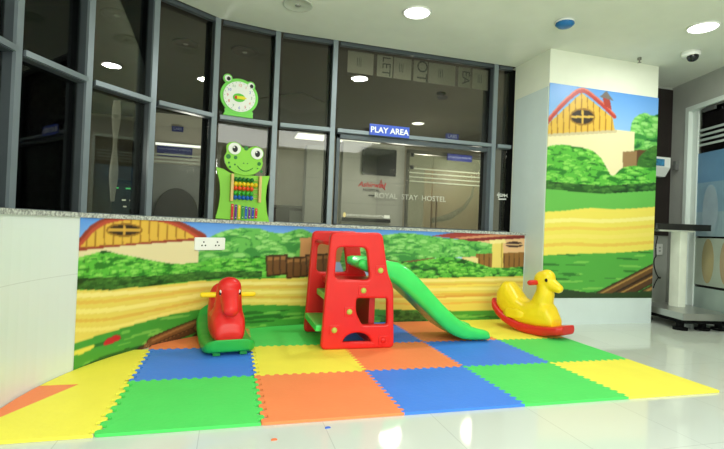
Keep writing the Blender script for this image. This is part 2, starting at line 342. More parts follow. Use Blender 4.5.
MURAL = [["f",[96,160,232],[[0.979,1.433],[7.698,1.504],[7.724,0.912],[1.01,0.955]]],["g",[92,152,232],[176,208,244]],["f",[238,214,96],[[1.024,0.751],[1.089,0.74],[1.182,0.725],[1.291,0.707],[1.404,0.69],[1.51,0.678],[1.606,0.671],[1.7,0.668],[1.796,0.667],[1.897,0.668],[2.005,0.668],[2.121,0.668],[2.243,0.67],[2.371,0.673],[2.505,0.675],[2.646,0.675],[2.794,0.674],[2.948,0.672],[3.108,0.669],[3.276,0.667],[3.45,0.665],[3.633,0.664],[3.825,0.664],[4.022,0.665],[4.221,0.667],[4.419,0.671],[4.619,0.674],[4.824,0.677],[5.032,0.68],[5.246,0.685],[5.463,0.691],[5.688,0.699],[5.92,0.711],[6.156,0.723],[6.393,0.735],[6.624,0.743],[6.866,0.748],[7.12,0.75],[7.365,0.751],[7.577,0.751],[7.731,0.752],[7.773,-0.177],[1.078,-0.1]]],["f",[232,218,168],[[1.001,1.09],[1.608,1.092],[2.569,1.174],[2.636,0.873],[2.641,0.78],[1.015,0.887]]],["f",[206,190,138],[[1.001,1.09],[2.569,1.174],[2.571,1.14],[1.003,1.064]]],["f",[150,60,44],[[1.001,1.09],[1.017,1.099],[1.039,1.113],[1.065,1.129],[1.092,1.146],[1.117,1.164],[1.139,1.182],[1.161,1.202],[1.184,1.223],[1.207,1.243],[1.231,1.261],[1.257,1.276],[1.284,1.29],[1.312,1.303],[1.341,1.315],[1.373,1.327],[1.408,1.338],[1.446,1.349],[1.485,1.359],[1.525,1.368],[1.567,1.376],[1.609,1.383],[1.652,1.389],[1.697,1.394],[1.742,1.398],[1.789,1.4],[1.838,1.401],[1.889,1.4],[1.941,1.398],[1.992,1.395],[2.042,1.391],[2.09,1.387],[2.137,1.381],[2.184,1.375],[2.229,1.367],[2.274,1.358],[2.318,1.347],[2.36,1.333],[2.401,1.319],[2.443,1.303],[2.485,1.287],[2.531,1.267],[2.581,1.245],[2.629,1.222],[2.671,1.202],[2.7,1.188],[2.703,1.129],[1.005,1.039]]],["f",[226,182,72],[[1.005,1.039],[1.024,1.05],[1.051,1.065],[1.083,1.082],[1.115,1.101],[1.144,1.12],[1.168,1.139],[1.19,1.158],[1.212,1.179],[1.234,1.198],[1.258,1.216],[1.284,1.233],[1.311,1.249],[1.338,1.264],[1.368,1.278],[1.4,1.291],[1.435,1.302],[1.472,1.311],[1.512,1.319],[1.553,1.327],[1.594,1.334],[1.637,1.34],[1.681,1.346],[1.726,1.351],[1.771,1.354],[1.817,1.356],[1.862,1.356],[1.908,1.355],[1.955,1.352],[2.0,1.348],[2.044,1.344],[2.087,1.339],[2.13,1.333],[2.171,1.326],[2.211,1.317],[2.251,1.308],[2.29,1.296],[2.328,1.284],[2.365,1.27],[2.401,1.255],[2.435,1.24],[2.47,1.224],[2.504,1.206],[2.536,1.189],[2.563,1.174],[2.583,1.163],[2.57,1.151],[1.608,1.087],[1.002,1.073]]],["l",[168,120,40],0.0142,[[1.19,1.154],[1.195,1.076]]],["l",[168,120,40],0.0142,[[1.294,1.234],[1.303,1.078]]],["l",[168,120,40],0.0142,[[1.4,1.286],[1.412,1.081]]],["l",[168,120,40],0.0142,[[1.509,1.314],[1.522,1.084]]],["l",[168,120,40],0.0142,[[1.619,1.332],[1.633,1.088]]],["l",[168,120,40],0.0142,[[1.73,1.346],[1.744,1.094]]],["l",[168,120,40],0.0142,[[1.842,1.351],[1.856,1.1]]],["l",[168,120,40],0.0142,[[1.956,1.347],[1.969,1.107]]],["l",[168,120,40],0.0142,[[2.07,1.336],[2.082,1.114]]],["l",[168,120,40],0.0142,[[2.186,1.317],[2.196,1.122]]],["l",[168,120,40],0.0142,[[2.303,1.286],[2.312,1.131]]],["l",[168,120,40],0.0142,[[2.422,1.24],[2.427,1.139]]],["l",[168,120,40],0.0142,[[2.543,1.18],[2.544,1.149]]],["l",[190,78,56],0.0312,[[1.005,1.039],[1.024,1.05],[1.051,1.065],[1.083,1.082],[1.115,1.101],[1.144,1.12],[1.168,1.139],[1.19,1.158],[1.212,1.179],[1.234,1.198],[1.258,1.216],[1.284,1.233],[1.311,1.249],[1.338,1.264],[1.368,1.278],[1.4,1.291],[1.435,1.302],[1.472,1.311],[1.512,1.319],[1.553,1.327],[1.594,1.334],[1.637,1.34],[1.681,1.346],[1.726,1.351],[1.771,1.354],[1.817,1.356],[1.862,1.356],[1.908,1.355],[1.955,1.352],[2.0,1.348],[2.044,1.344],[2.087,1.339],[2.13,1.333],[2.171,1.326],[2.211,1.317],[2.251,1.308],[2.29,1.296],[2.328,1.284],[2.365,1.27],[2.401,1.255],[2.435,1.24],[2.47,1.224],[2.504,1.206],[2.536,1.189],[2.563,1.174],[2.583,1.163]]],["f",[44,30,24],[[1.861,1.231],[1.852,1.213],[1.822,1.198],[1.776,1.186],[1.718,1.178],[1.653,1.175],[1.588,1.178],[1.529,1.185],[1.482,1.197],[1.452,1.211],[1.44,1.226],[1.45,1.242],[1.478,1.256],[1.524,1.268],[1.582,1.277],[1.647,1.281],[1.712,1.279],[1.771,1.273],[1.819,1.262],[1.85,1.247]]],["l",[214,168,70],0.0227,[[1.44,1.226],[1.861,1.231]]],["l",[214,168,70],0.0227,[[1.647,1.282],[1.653,1.174]]],["l",[150,106,36],0.0142,[[1.868,1.231],[1.858,1.212],[1.828,1.196],[1.78,1.182],[1.72,1.174],[1.653,1.171],[1.586,1.174],[1.525,1.182],[1.477,1.194],[1.446,1.209],[1.434,1.226],[1.444,1.243],[1.473,1.258],[1.52,1.271],[1.58,1.28],[1.646,1.285],[1.714,1.283],[1.775,1.276],[1.824,1.265],[1.856,1.249],[1.868,1.231]]],["f",[90,70,50],[[2.066,1.414],[2.22,1.399],[2.248,1.357],[2.094,1.362]]],["h",[[34,104,52],[60,140,62],[104,184,84],[150,212,120]],[[2.61,0.874],[2.612,0.901],[2.613,0.94],[2.615,0.984],[2.62,1.026],[2.627,1.059],[2.637,1.08],[2.649,1.095],[2.664,1.105],[2.682,1.116],[2.703,1.129],[2.727,1.145],[2.755,1.163],[2.786,1.181],[2.82,1.198],[2.858,1.214],[2.899,1.228],[2.945,1.242],[2.994,1.255],[3.045,1.266],[3.096,1.275],[3.149,1.282],[3.206,1.287],[3.262,1.29],[3.317,1.291],[3.367,1.29],[3.411,1.284],[3.45,1.274],[3.487,1.263],[3.523,1.252],[3.561,1.245],[3.599,1.24],[3.637,1.236],[3.675,1.234],[3.714,1.234],[3.754,1.237],[3.797,1.247],[3.842,1.262],[3.888,1.278],[3.932,1.292],[3.974,1.298],[4.009,1.296],[4.041,1.289],[4.071,1.277],[4.104,1.264],[4.143,1.25],[4.193,1.234],[4.251,1.214],[4.31,1.194],[4.362,1.176],[4.399,1.163],[4.411,0.862],[2.615,0.781]],170,0.0852],["f",[208,150,96],[[3.979,1.178],[4.61,1.225],[4.625,0.866],[3.993,0.857]]],["h",[[22,78,30],[46,126,42],[92,184,62],[140,214,92]],[[1.01,0.955],[1.026,0.96],[1.048,0.967],[1.073,0.975],[1.101,0.984],[1.128,0.99],[1.155,0.995],[1.183,0.999],[1.212,1.003],[1.242,1.006],[1.271,1.01],[1.299,1.015],[1.327,1.021],[1.356,1.026],[1.385,1.03],[1.415,1.031],[1.449,1.028],[1.484,1.021],[1.52,1.012],[1.555,1.004],[1.589,0.996],[1.62,0.991],[1.649,0.986],[1.678,0.981],[1.707,0.976],[1.739,0.971],[1.772,0.964],[1.806,0.957],[1.841,0.949],[1.878,0.941],[1.915,0.933],[1.954,0.925],[1.994,0.917],[2.034,0.908],[2.076,0.9],[2.119,0.893],[2.163,0.885],[2.207,0.877],[2.253,0.87],[2.301,0.864],[2.351,0.861],[2.406,0.86],[2.466,0.861],[2.526,0.864],[2.584,0.868],[2.636,0.873],[2.679,0.881],[2.715,0.891],[2.748,0.901],[2.786,0.91],[2.832,0.915],[2.891,0.915],[2.958,0.91],[3.029,0.904],[3.101,0.899],[3.168,0.898],[3.231,0.903],[3.294,0.913],[3.355,0.925],[3.412,0.933],[3.465,0.934],[3.508,0.925],[3.544,0.908],[3.578,0.887],[3.614,0.869],[3.661,0.856],[3.717,0.851],[3.779,0.85],[3.847,0.852],[3.918,0.855],[3.993,0.857],[4.077,0.857],[4.174,0.858],[4.27,0.86],[4.353,0.861],[4.411,0.862],[4.42,0.657],[3.451,0.64],[2.647,0.652],[2.006,0.647],[1.511,0.659],[1.026,0.717]],420,0.054],["h",[[24,62,26],[36,84,32],[58,112,44],[78,134,54]],[[1.02,0.811],[2.0,0.752],[2.642,0.757],[3.474,0.741],[3.477,0.664],[2.647,0.664],[2.006,0.647],[1.511,0.659],[1.025,0.726]],140,0.0369],["f",[112,76,40],[[3.52,0.934],[3.808,0.948],[3.805,0.698],[3.545,0.676]]],["f",[158,112,62],[[3.541,0.915],[3.782,0.928],[3.783,0.889],[3.543,0.876]]],["l",[74,48,26],0.017,[[3.615,0.934],[3.626,0.687]]],["l",[74,48,26],0.017,[[3.71,0.934],[3.721,0.699]]],["l",[60,40,22],0.0142,[[3.52,0.934],[3.808,0.948],[3.805,0.698],[3.545,0.676],[3.52,0.934]]],["f",[112,76,40],[[3.796,0.909],[4.101,0.925],[4.098,0.669],[3.822,0.644]]],["f",[158,112,62],[[3.818,0.889],[4.074,0.905],[4.076,0.864],[3.82,0.849]]],["l",[74,48,26],0.017,[[3.897,0.909],[3.908,0.657]]],["l",[74,48,26],0.017,[[3.998,0.91],[4.008,0.669]]],["l",[60,40,22],0.0142,[[3.796,0.909],[4.101,0.925],[4.098,0.669],[3.822,0.644],[3.796,0.909]]],["f",[112,76,40],[[4.072,0.952],[4.435,0.972],[4.431,0.712],[4.098,0.683]]],["f",[158,112,62],[[4.094,0.932],[4.407,0.951],[4.409,0.91],[4.096,0.891]]],["l",[74,48,26],0.017,[[4.192,0.954],[4.203,0.696]]],["l",[74,48,26],0.017,[[4.311,0.956],[4.322,0.711]]],["l",[60,40,22],0.0142,[[4.072,0.952],[4.435,0.972],[4.431,0.712],[4.098,0.683],[4.072,0.952]]],["f",[236,190,140],[[6.464,1.226],[7.707,1.296],[7.73,0.784],[6.483,0.772]]],["f",[120,84,52],[[5.198,1.074],[5.765,1.088],[6.104,0.888],[5.208,0.846]]],["h",[[34,104,52],[60,140,62],[104,184,84],[150,212,120]],[[4.553,0.864],[4.561,0.901],[4.571,0.954],[4.584,1.013],[4.603,1.07],[4.629,1.115],[4.664,1.146],[4.705,1.17],[4.753,1.189],[4.805,1.205],[4.86,1.219],[4.919,1.231],[4.985,1.24],[5.054,1.246],[5.124,1.252],[5.19,1.259],[5.253,1.267],[5.315,1.277],[5.376,1.286],[5.438,1.294],[5.5,1.298],[5.564,1.298],[5.628,1.296],[5.692,1.291],[5.757,1.286],[5.822,1.28],[5.887,1.274],[5.953,1.267],[6.018,1.26],[6.086,1.253],[6.155,1.247],[6.226,1.242],[6.299,1.239],[6.374,1.237],[6.451,1.233],[6.533,1.228],[6.626,1.221],[6.729,1.213],[6.833,1.204],[6.927,1.193],[6.998,1.18],[7.043,1.163],[7.068,1.143],[7.081,1.121],[7.087,1.102],[7.094,1.089],[6.97,0.993],[6.475,0.969],[5.935,0.944],[5.455,0.878],[5.143,0.93],[4.617,0.727]],210,0.0767],["f",[164,60,54],[[5.954,1.27],[6.596,1.382],[7.698,1.488],[7.705,1.328],[6.994,1.273],[6.463,1.234]]],["f",[214,150,110],[[6.341,1.26],[7.702,1.4],[7.704,1.352],[6.463,1.241]]],["f",[128,40,40],[[6.463,1.241],[7.705,1.344],[7.707,1.296],[6.604,1.207]]],["f",[150,104,48],[[6.718,1.019],[7.717,1.072],[7.73,0.768],[6.73,0.744]]],["l",[96,62,26],0.0128,[[6.771,1.02],[6.783,0.76]]],["l",[96,62,26],0.0128,[[6.861,1.022],[6.872,0.76]]],["l",[96,62,26],0.0128,[[6.951,1.024],[6.962,0.761]]],["l",[96,62,26],0.0128,[[7.042,1.026],[7.053,0.762]]],["l",[96,62,26],0.0128,[[7.133,1.028],[7.145,0.763]]],["l",[96,62,26],0.0128,[[7.225,1.03],[7.237,0.764]]],["l",[96,62,26],0.0128,[[7.319,1.032],[7.33,0.764]]],["l",[96,62,26],0.0128,[[7.412,1.034],[7.424,0.765]]],["l",[96,62,26],0.0128,[[7.507,1.036],[7.519,0.766]]],["l",[96,62,26],0.0128,[[7.603,1.037],[7.615,0.767]]],["l",[96,62,26],0.0128,[[7.699,1.039],[7.711,0.768]]],["f",[60,36,30],[[7.577,1.188],[7.569,1.173],[7.545,1.159],[7.508,1.148],[7.46,1.14],[7.408,1.136],[7.356,1.137],[7.308,1.143],[7.271,1.152],[7.246,1.165],[7.237,1.179],[7.245,1.194],[7.268,1.207],[7.305,1.219],[7.352,1.227],[7.404,1.231],[7.456,1.23],[7.504,1.225],[7.543,1.215],[7.568,1.203]]],["l",[232,190,140],0.017,[[7.237,1.179],[7.577,1.188]]],["f",[236,212,110],[[6.996,1.227],[7.198,1.24],[7.219,0.763],[7.017,0.746]]],["l",[190,160,66],0.017,[[7.17,1.232],[7.191,0.763]]],["f",[246,228,150],[[6.95,1.241],[7.243,1.265],[7.246,1.203],[6.953,1.179]]],["f",[236,220,150],[[6.476,0.954],[6.756,0.959],[6.768,0.683],[6.487,0.681]]],["h",[[22,78,30],[46,126,42],[92,184,62],[140,214,92]],[[5.21,0.789],[5.234,0.802],[5.267,0.822],[5.306,0.843],[5.349,0.863],[5.392,0.877],[5.438,0.883],[5.487,0.883],[5.538,0.88],[5.591,0.879],[5.645,0.881],[5.701,0.888],[5.76,0.898],[5.82,0.909],[5.879,0.92],[5.936,0.929],[5.99,0.938],[6.043,0.947],[6.096,0.955],[6.148,0.961],[6.201,0.964],[6.255,0.963],[6.308,0.96],[6.363,0.955],[6.418,0.948],[6.476,0.939],[6.538,0.927],[6.602,0.913],[6.668,0.897],[6.733,0.881],[6.796,0.867],[6.851,0.853],[6.899,0.838],[6.949,0.825],[7.009,0.814],[7.088,0.809],[7.202,0.811],[7.346,0.819],[7.497,0.83],[7.632,0.841],[7.727,0.848],[7.734,0.688],[6.628,0.667],[5.466,0.633],[5.217,0.632]],200,0.0454],["l",[250,232,140],0.0369,[[1.029,0.666],[1.092,0.659],[1.181,0.65],[1.286,0.639],[1.4,0.629],[1.513,0.621],[1.626,0.614],[1.744,0.608],[1.868,0.604],[1.998,0.601],[2.135,0.598],[2.275,0.597],[2.42,0.598],[2.573,0.6],[2.736,0.602],[2.914,0.601],[3.106,0.596],[3.312,0.589],[3.53,0.582],[3.761,0.577],[4.005,0.576],[4.259,0.579],[4.524,0.585],[4.811,0.591],[5.123,0.598],[5.467,0.604],[5.887,0.611],[6.388,0.619],[6.913,0.627],[7.39,0.634],[7.736,0.64]]],["l",[236,194,84],0.0284,[[1.033,0.606],[1.096,0.598],[1.185,0.587],[1.29,0.575],[1.404,0.563],[1.517,0.554],[1.629,0.548],[1.748,0.543],[1.872,0.541],[2.002,0.539],[2.138,0.539],[2.278,0.54],[2.423,0.544],[2.575,0.549],[2.738,0.552],[2.916,0.552],[3.109,0.548],[3.314,0.54],[3.532,0.532],[3.763,0.525],[4.007,0.522],[4.261,0.525],[4.526,0.53],[4.813,0.535],[5.126,0.541],[5.469,0.546],[5.889,0.552],[6.391,0.559],[6.915,0.565],[7.392,0.571],[7.739,0.576]]],["l",[250,232,130],0.0398,[[1.038,0.529],[1.101,0.52],[1.19,0.507],[1.295,0.492],[1.409,0.478],[1.522,0.468],[1.634,0.462],[1.752,0.46],[1.876,0.46],[2.006,0.461],[2.142,0.463],[2.282,0.467],[2.426,0.475],[2.578,0.483],[2.741,0.49],[2.919,0.492],[3.111,0.488],[3.317,0.479],[3.535,0.468],[3.766,0.459],[4.01,0.455],[4.264,0.457],[4.529,0.461],[4.816,0.466],[5.129,0.47],[5.473,0.474],[5.892,0.479],[6.394,0.483],[6.919,0.488],[7.396,0.493],[7.743,0.496]]],["l",[234,190,80],0.0227,[[1.043,0.452],[1.106,0.442],[1.195,0.426],[1.3,0.409],[1.414,0.393],[1.527,0.382],[1.639,0.377],[1.757,0.376],[1.881,0.379],[2.01,0.383],[2.146,0.388],[2.286,0.395],[2.43,0.406],[2.582,0.418],[2.744,0.428],[2.922,0.432],[3.114,0.427],[3.32,0.417],[3.538,0.405],[3.769,0.394],[4.013,0.388],[4.267,0.389],[4.532,0.392],[4.819,0.396],[5.132,0.399],[5.476,0.402],[5.895,0.405],[6.397,0.408],[6.922,0.411],[7.399,0.414],[7.746,0.416]]],["l",[248,228,120],0.0312,[[1.048,0.375],[1.111,0.363],[1.2,0.345],[1.305,0.325],[1.419,0.307],[1.532,0.296],[1.644,0.292],[1.762,0.294],[1.885,0.3],[2.014,0.309],[2.15,0.318],[2.289,0.329],[2.433,0.345],[2.584,0.362],[2.747,0.376],[2.924,0.383],[3.116,0.38],[3.322,0.369],[3.54,0.355],[3.771,0.342],[4.015,0.335],[4.269,0.334],[4.534,0.337],[4.821,0.34],[5.134,0.342],[5.478,0.344],[5.898,0.346],[6.4,0.348],[6.925,0.349],[7.402,0.351],[7.749,0.352]]],["l",[250,222,96],0.0284,[[5.16,0.533],[5.265,0.53],[5.414,0.525],[5.591,0.521],[5.777,0.517],[5.954,0.516],[6.12,0.519],[6.288,0.525],[6.459,0.532],[6.633,0.539],[6.81,0.545],[7.004,0.549],[7.217,0.552],[7.426,0.555],[7.609,0.558],[7.74,0.56]]],["l",[228,170,70],0.0284,[[5.166,0.391],[5.271,0.387],[5.42,0.381],[5.597,0.376],[5.784,0.371],[5.96,0.369],[6.126,0.37],[6.295,0.375],[6.466,0.381],[6.64,0.387],[6.817,0.391],[7.011,0.394],[7.224,0.396],[7.433,0.398],[7.616,0.399],[7.747,0.4]]],["l",[240,190,80],0.0227,[[5.17,0.291],[5.275,0.287],[5.424,0.281],[5.601,0.274],[5.788,0.268],[5.965,0.265],[6.131,0.266],[6.299,0.27],[6.471,0.275],[6.645,0.28],[6.822,0.284],[7.016,0.285],[7.229,0.286],[7.438,0.287],[7.621,0.287],[7.752,0.287]]],["f",[72,156,56],[[1.009,0.249],[1.036,0.249],[1.074,0.249],[1.12,0.249],[1.17,0.25],[1.222,0.251],[1.277,0.251],[1.337,0.252],[1.401,0.253],[1.467,0.255],[1.534,0.257],[1.604,0.26],[1.676,0.264],[1.751,0.268],[1.826,0.273],[1.901,0.278],[1.974,0.283],[2.047,0.289],[2.121,0.295],[2.197,0.301],[2.277,0.305],[2.36,0.309],[2.445,0.312],[2.534,0.315],[2.628,0.317],[2.729,0.318],[2.836,0.319],[2.948,0.321],[3.066,0.321],[3.193,0.319],[3.33,0.315],[3.482,0.307],[3.65,0.297],[3.824,0.285],[3.996,0.274],[4.157,0.264],[4.304,0.254],[4.44,0.244],[4.577,0.232],[4.719,0.221],[4.873,0.211],[5.046,0.203],[5.232,0.197],[5.426,0.191],[5.619,0.186],[5.805,0.18],[5.977,0.173],[6.139,0.165],[6.3,0.158],[6.468,0.152],[6.65,0.149],[6.869,0.148],[7.12,0.15],[7.373,0.154],[7.597,0.157],[7.758,0.159],[7.776,-0.257],[5.19,-0.164],[4.038,-0.188],[2.688,-0.178],[1.93,-0.261],[1.039,-0.214]]],["t",[46,110,40],[120,190,78],[[1.009,0.249],[1.036,0.249],[1.074,0.249],[1.12,0.249],[1.17,0.25],[1.222,0.251],[1.277,0.251],[1.337,0.252],[1.401,0.253],[1.467,0.255],[1.534,0.257],[1.604,0.26],[1.676,0.264],[1.751,0.268],[1.826,0.273],[1.901,0.278],[1.974,0.283],[2.047,0.289],[2.121,0.295],[2.197,0.301],[2.277,0.305],[2.36,0.309],[2.445,0.312],[2.534,0.315],[2.628,0.317],[2.729,0.318],[2.836,0.319],[2.948,0.321],[3.066,0.321],[3.193,0.319],[3.33,0.315],[3.482,0.307],[3.65,0.297],[3.824,0.285],[3.996,0.274],[4.157,0.264],[4.304,0.254],[4.44,0.244],[4.577,0.232],[4.719,0.221],[4.873,0.211],[5.046,0.203],[5.232,0.197],[5.426,0.191],[5.619,0.186],[5.805,0.18],[5.977,0.173],[6.139,0.165],[6.3,0.158],[6.468,0.152],[6.65,0.149],[6.869,0.148],[7.12,0.15],[7.373,0.154],[7.597,0.157],[7.758,0.159],[7.776,-0.257],[5.19,-0.164],[4.038,-0.188],[2.688,-0.178],[1.93,-0.261],[1.039,-0.214]]],["f",[236,220,84],[[1.084,0.179],[1.1,0.18],[1.122,0.182],[1.148,0.183],[1.175,0.184],[1.202,0.185],[1.232,0.184],[1.267,0.184],[1.301,0.183],[1.329,0.18],[1.346,0.177],[1.351,0.172],[1.346,0.164],[1.335,0.156],[1.319,0.149],[1.3,0.143],[1.276,0.139],[1.243,0.137],[1.209,0.136],[1.179,0.135],[1.158,0.135],[1.086,0.145]]],["f",[40,96,40],[[1.131,-0.005],[1.154,-0.0],[1.185,0.008],[1.222,0.017],[1.263,0.026],[1.307,0.033],[1.353,0.038],[1.404,0.042],[1.458,0.045],[1.514,0.047],[1.57,0.049],[1.629,0.051],[1.691,0.052],[1.753,0.053],[1.812,0.052],[1.864,0.051],[1.909,0.047],[1.951,0.041],[1.987,0.035],[2.017,0.028],[2.039,0.024],[2.043,-0.05],[1.674,-0.064],[1.136,-0.076]]],["l",[52,34,22],0.1079,[[1.917,-0.022],[2.751,0.14]]],["l",[92,60,34],0.0852,[[1.917,-0.022],[2.751,0.14]]],["l",[160,116,66],0.017,[[1.942,-0.012],[2.75,0.157]]],["l",[52,34,22],0.0937,[[2.038,0.056],[2.722,0.19]]],["l",[122,82,44],0.071,[[2.038,0.056],[2.722,0.19]]],["l",[160,116,66],0.017,[[2.062,0.064],[2.722,0.205]]],["l",[52,34,22],0.1079,[[2.627,-0.006],[3.177,0.115]]],["l",[86,56,32],0.0852,[[2.627,-0.006],[3.177,0.115]]],["l",[160,116,66],0.017,[[2.653,0.008],[3.176,0.134]]],["l",[52,34,22],0.0795,[[2.622,0.111],[3.147,0.192]]],["l",[120,84,48],0.0568,[[2.622,0.111],[3.147,0.192]]],["l",[160,116,66],0.017,[[2.647,0.119],[3.146,0.205]]],["f",[196,150,96],[[2.02,0.018],[2.019,0.008],[2.015,0.001],[2.008,-0.005],[2.0,-0.008],[1.991,-0.007],[1.982,-0.004],[1.973,0.003],[1.966,0.011],[1.961,0.021],[1.959,0.031],[1.96,0.04],[1.964,0.048],[1.97,0.053],[1.978,0.056],[1.988,0.056],[1.997,0.052],[2.006,0.046],[2.013,0.038],[2.018,0.028]]],["l",[110,72,40],0.0114,[[2.006,0.021],[2.005,0.015],[2.003,0.011],[2.0,0.008],[1.995,0.006],[1.99,0.006],[1.985,0.008],[1.98,0.012],[1.977,0.017],[1.974,0.022],[1.973,0.028],[1.973,0.033],[1.976,0.038],[1.979,0.041],[1.983,0.042],[1.988,0.042],[1.993,0.04],[1.998,0.037],[2.002,0.032],[2.005,0.027],[2.006,0.021]]],["f",[196,150,96],[[2.747,0.07],[2.745,0.059],[2.741,0.05],[2.735,0.043],[2.726,0.039],[2.717,0.039],[2.707,0.042],[2.698,0.048],[2.69,0.057],[2.685,0.068],[2.683,0.079],[2.684,0.089],[2.688,0.098],[2.695,0.105],[2.703,0.109],[2.713,0.11],[2.723,0.106],[2.732,0.1],[2.739,0.091],[2.744,0.081]]],["l",[110,72,40],0.0114,[[2.732,0.072],[2.731,0.066],[2.729,0.06],[2.726,0.057],[2.721,0.054],[2.716,0.054],[2.71,0.056],[2.706,0.059],[2.702,0.064],[2.699,0.07],[2.698,0.077],[2.698,0.083],[2.7,0.088],[2.704,0.092],[2.709,0.094],[2.714,0.094],[2.719,0.092],[2.724,0.089],[2.728,0.084],[2.731,0.078],[2.732,0.072]]],["f",[196,150,96],[[3.127,0.145],[3.126,0.133],[3.122,0.124],[3.115,0.116],[3.107,0.112],[3.097,0.111],[3.087,0.114],[3.078,0.12],[3.07,0.129],[3.065,0.14],[3.063,0.151],[3.064,0.163],[3.068,0.172],[3.075,0.18],[3.083,0.184],[3.093,0.185],[3.103,0.182],[3.113,0.176],[3.12,0.167],[3.125,0.156]]],["l",[110,72,40],0.0114,[[3.113,0.146],[3.112,0.14],[3.11,0.134],[3.106,0.13],[3.101,0.128],[3.096,0.127],[3.091,0.129],[3.086,0.132],[3.082,0.137],[3.079,0.143],[3.078,0.15],[3.078,0.156],[3.08,0.162],[3.084,0.166],[3.089,0.169],[3.094,0.169],[3.1,0.167],[3.105,0.164],[3.109,0.159],[3.111,0.153],[3.113,0.146]]],["h",[[24,62,26],[36,84,32],[58,112,44],[78,134,54]],[[5.183,-0.007],[5.185,0.009],[5.187,0.032],[5.191,0.058],[5.197,0.084],[5.209,0.106],[5.226,0.123],[5.247,0.139],[5.272,0.153],[5.299,0.165],[5.329,0.174],[5.362,0.181],[5.399,0.184],[5.438,0.186],[5.478,0.186],[5.516,0.185],[5.555,0.184],[5.594,0.181],[5.633,0.178],[5.672,0.173],[5.708,0.167],[5.745,0.161],[5.782,0.155],[5.817,0.147],[5.848,0.136],[5.873,0.12],[5.889,0.094],[5.899,0.061],[5.905,0.025],[5.908,-0.006],[5.912,-0.028],[5.184,-0.022]],60,0.0398],["f",[200,40,40],[[1.454,0.171],[1.461,0.176],[1.471,0.183],[1.482,0.192],[1.496,0.199],[1.513,0.205],[1.535,0.208],[1.561,0.21],[1.589,0.212],[1.615,0.211],[1.634,0.208],[1.648,0.202],[1.659,0.193],[1.665,0.182],[1.667,0.172],[1.661,0.164],[1.644,0.157],[1.618,0.152],[1.587,0.148],[1.559,0.144],[1.541,0.142],[1.468,0.139]]]]
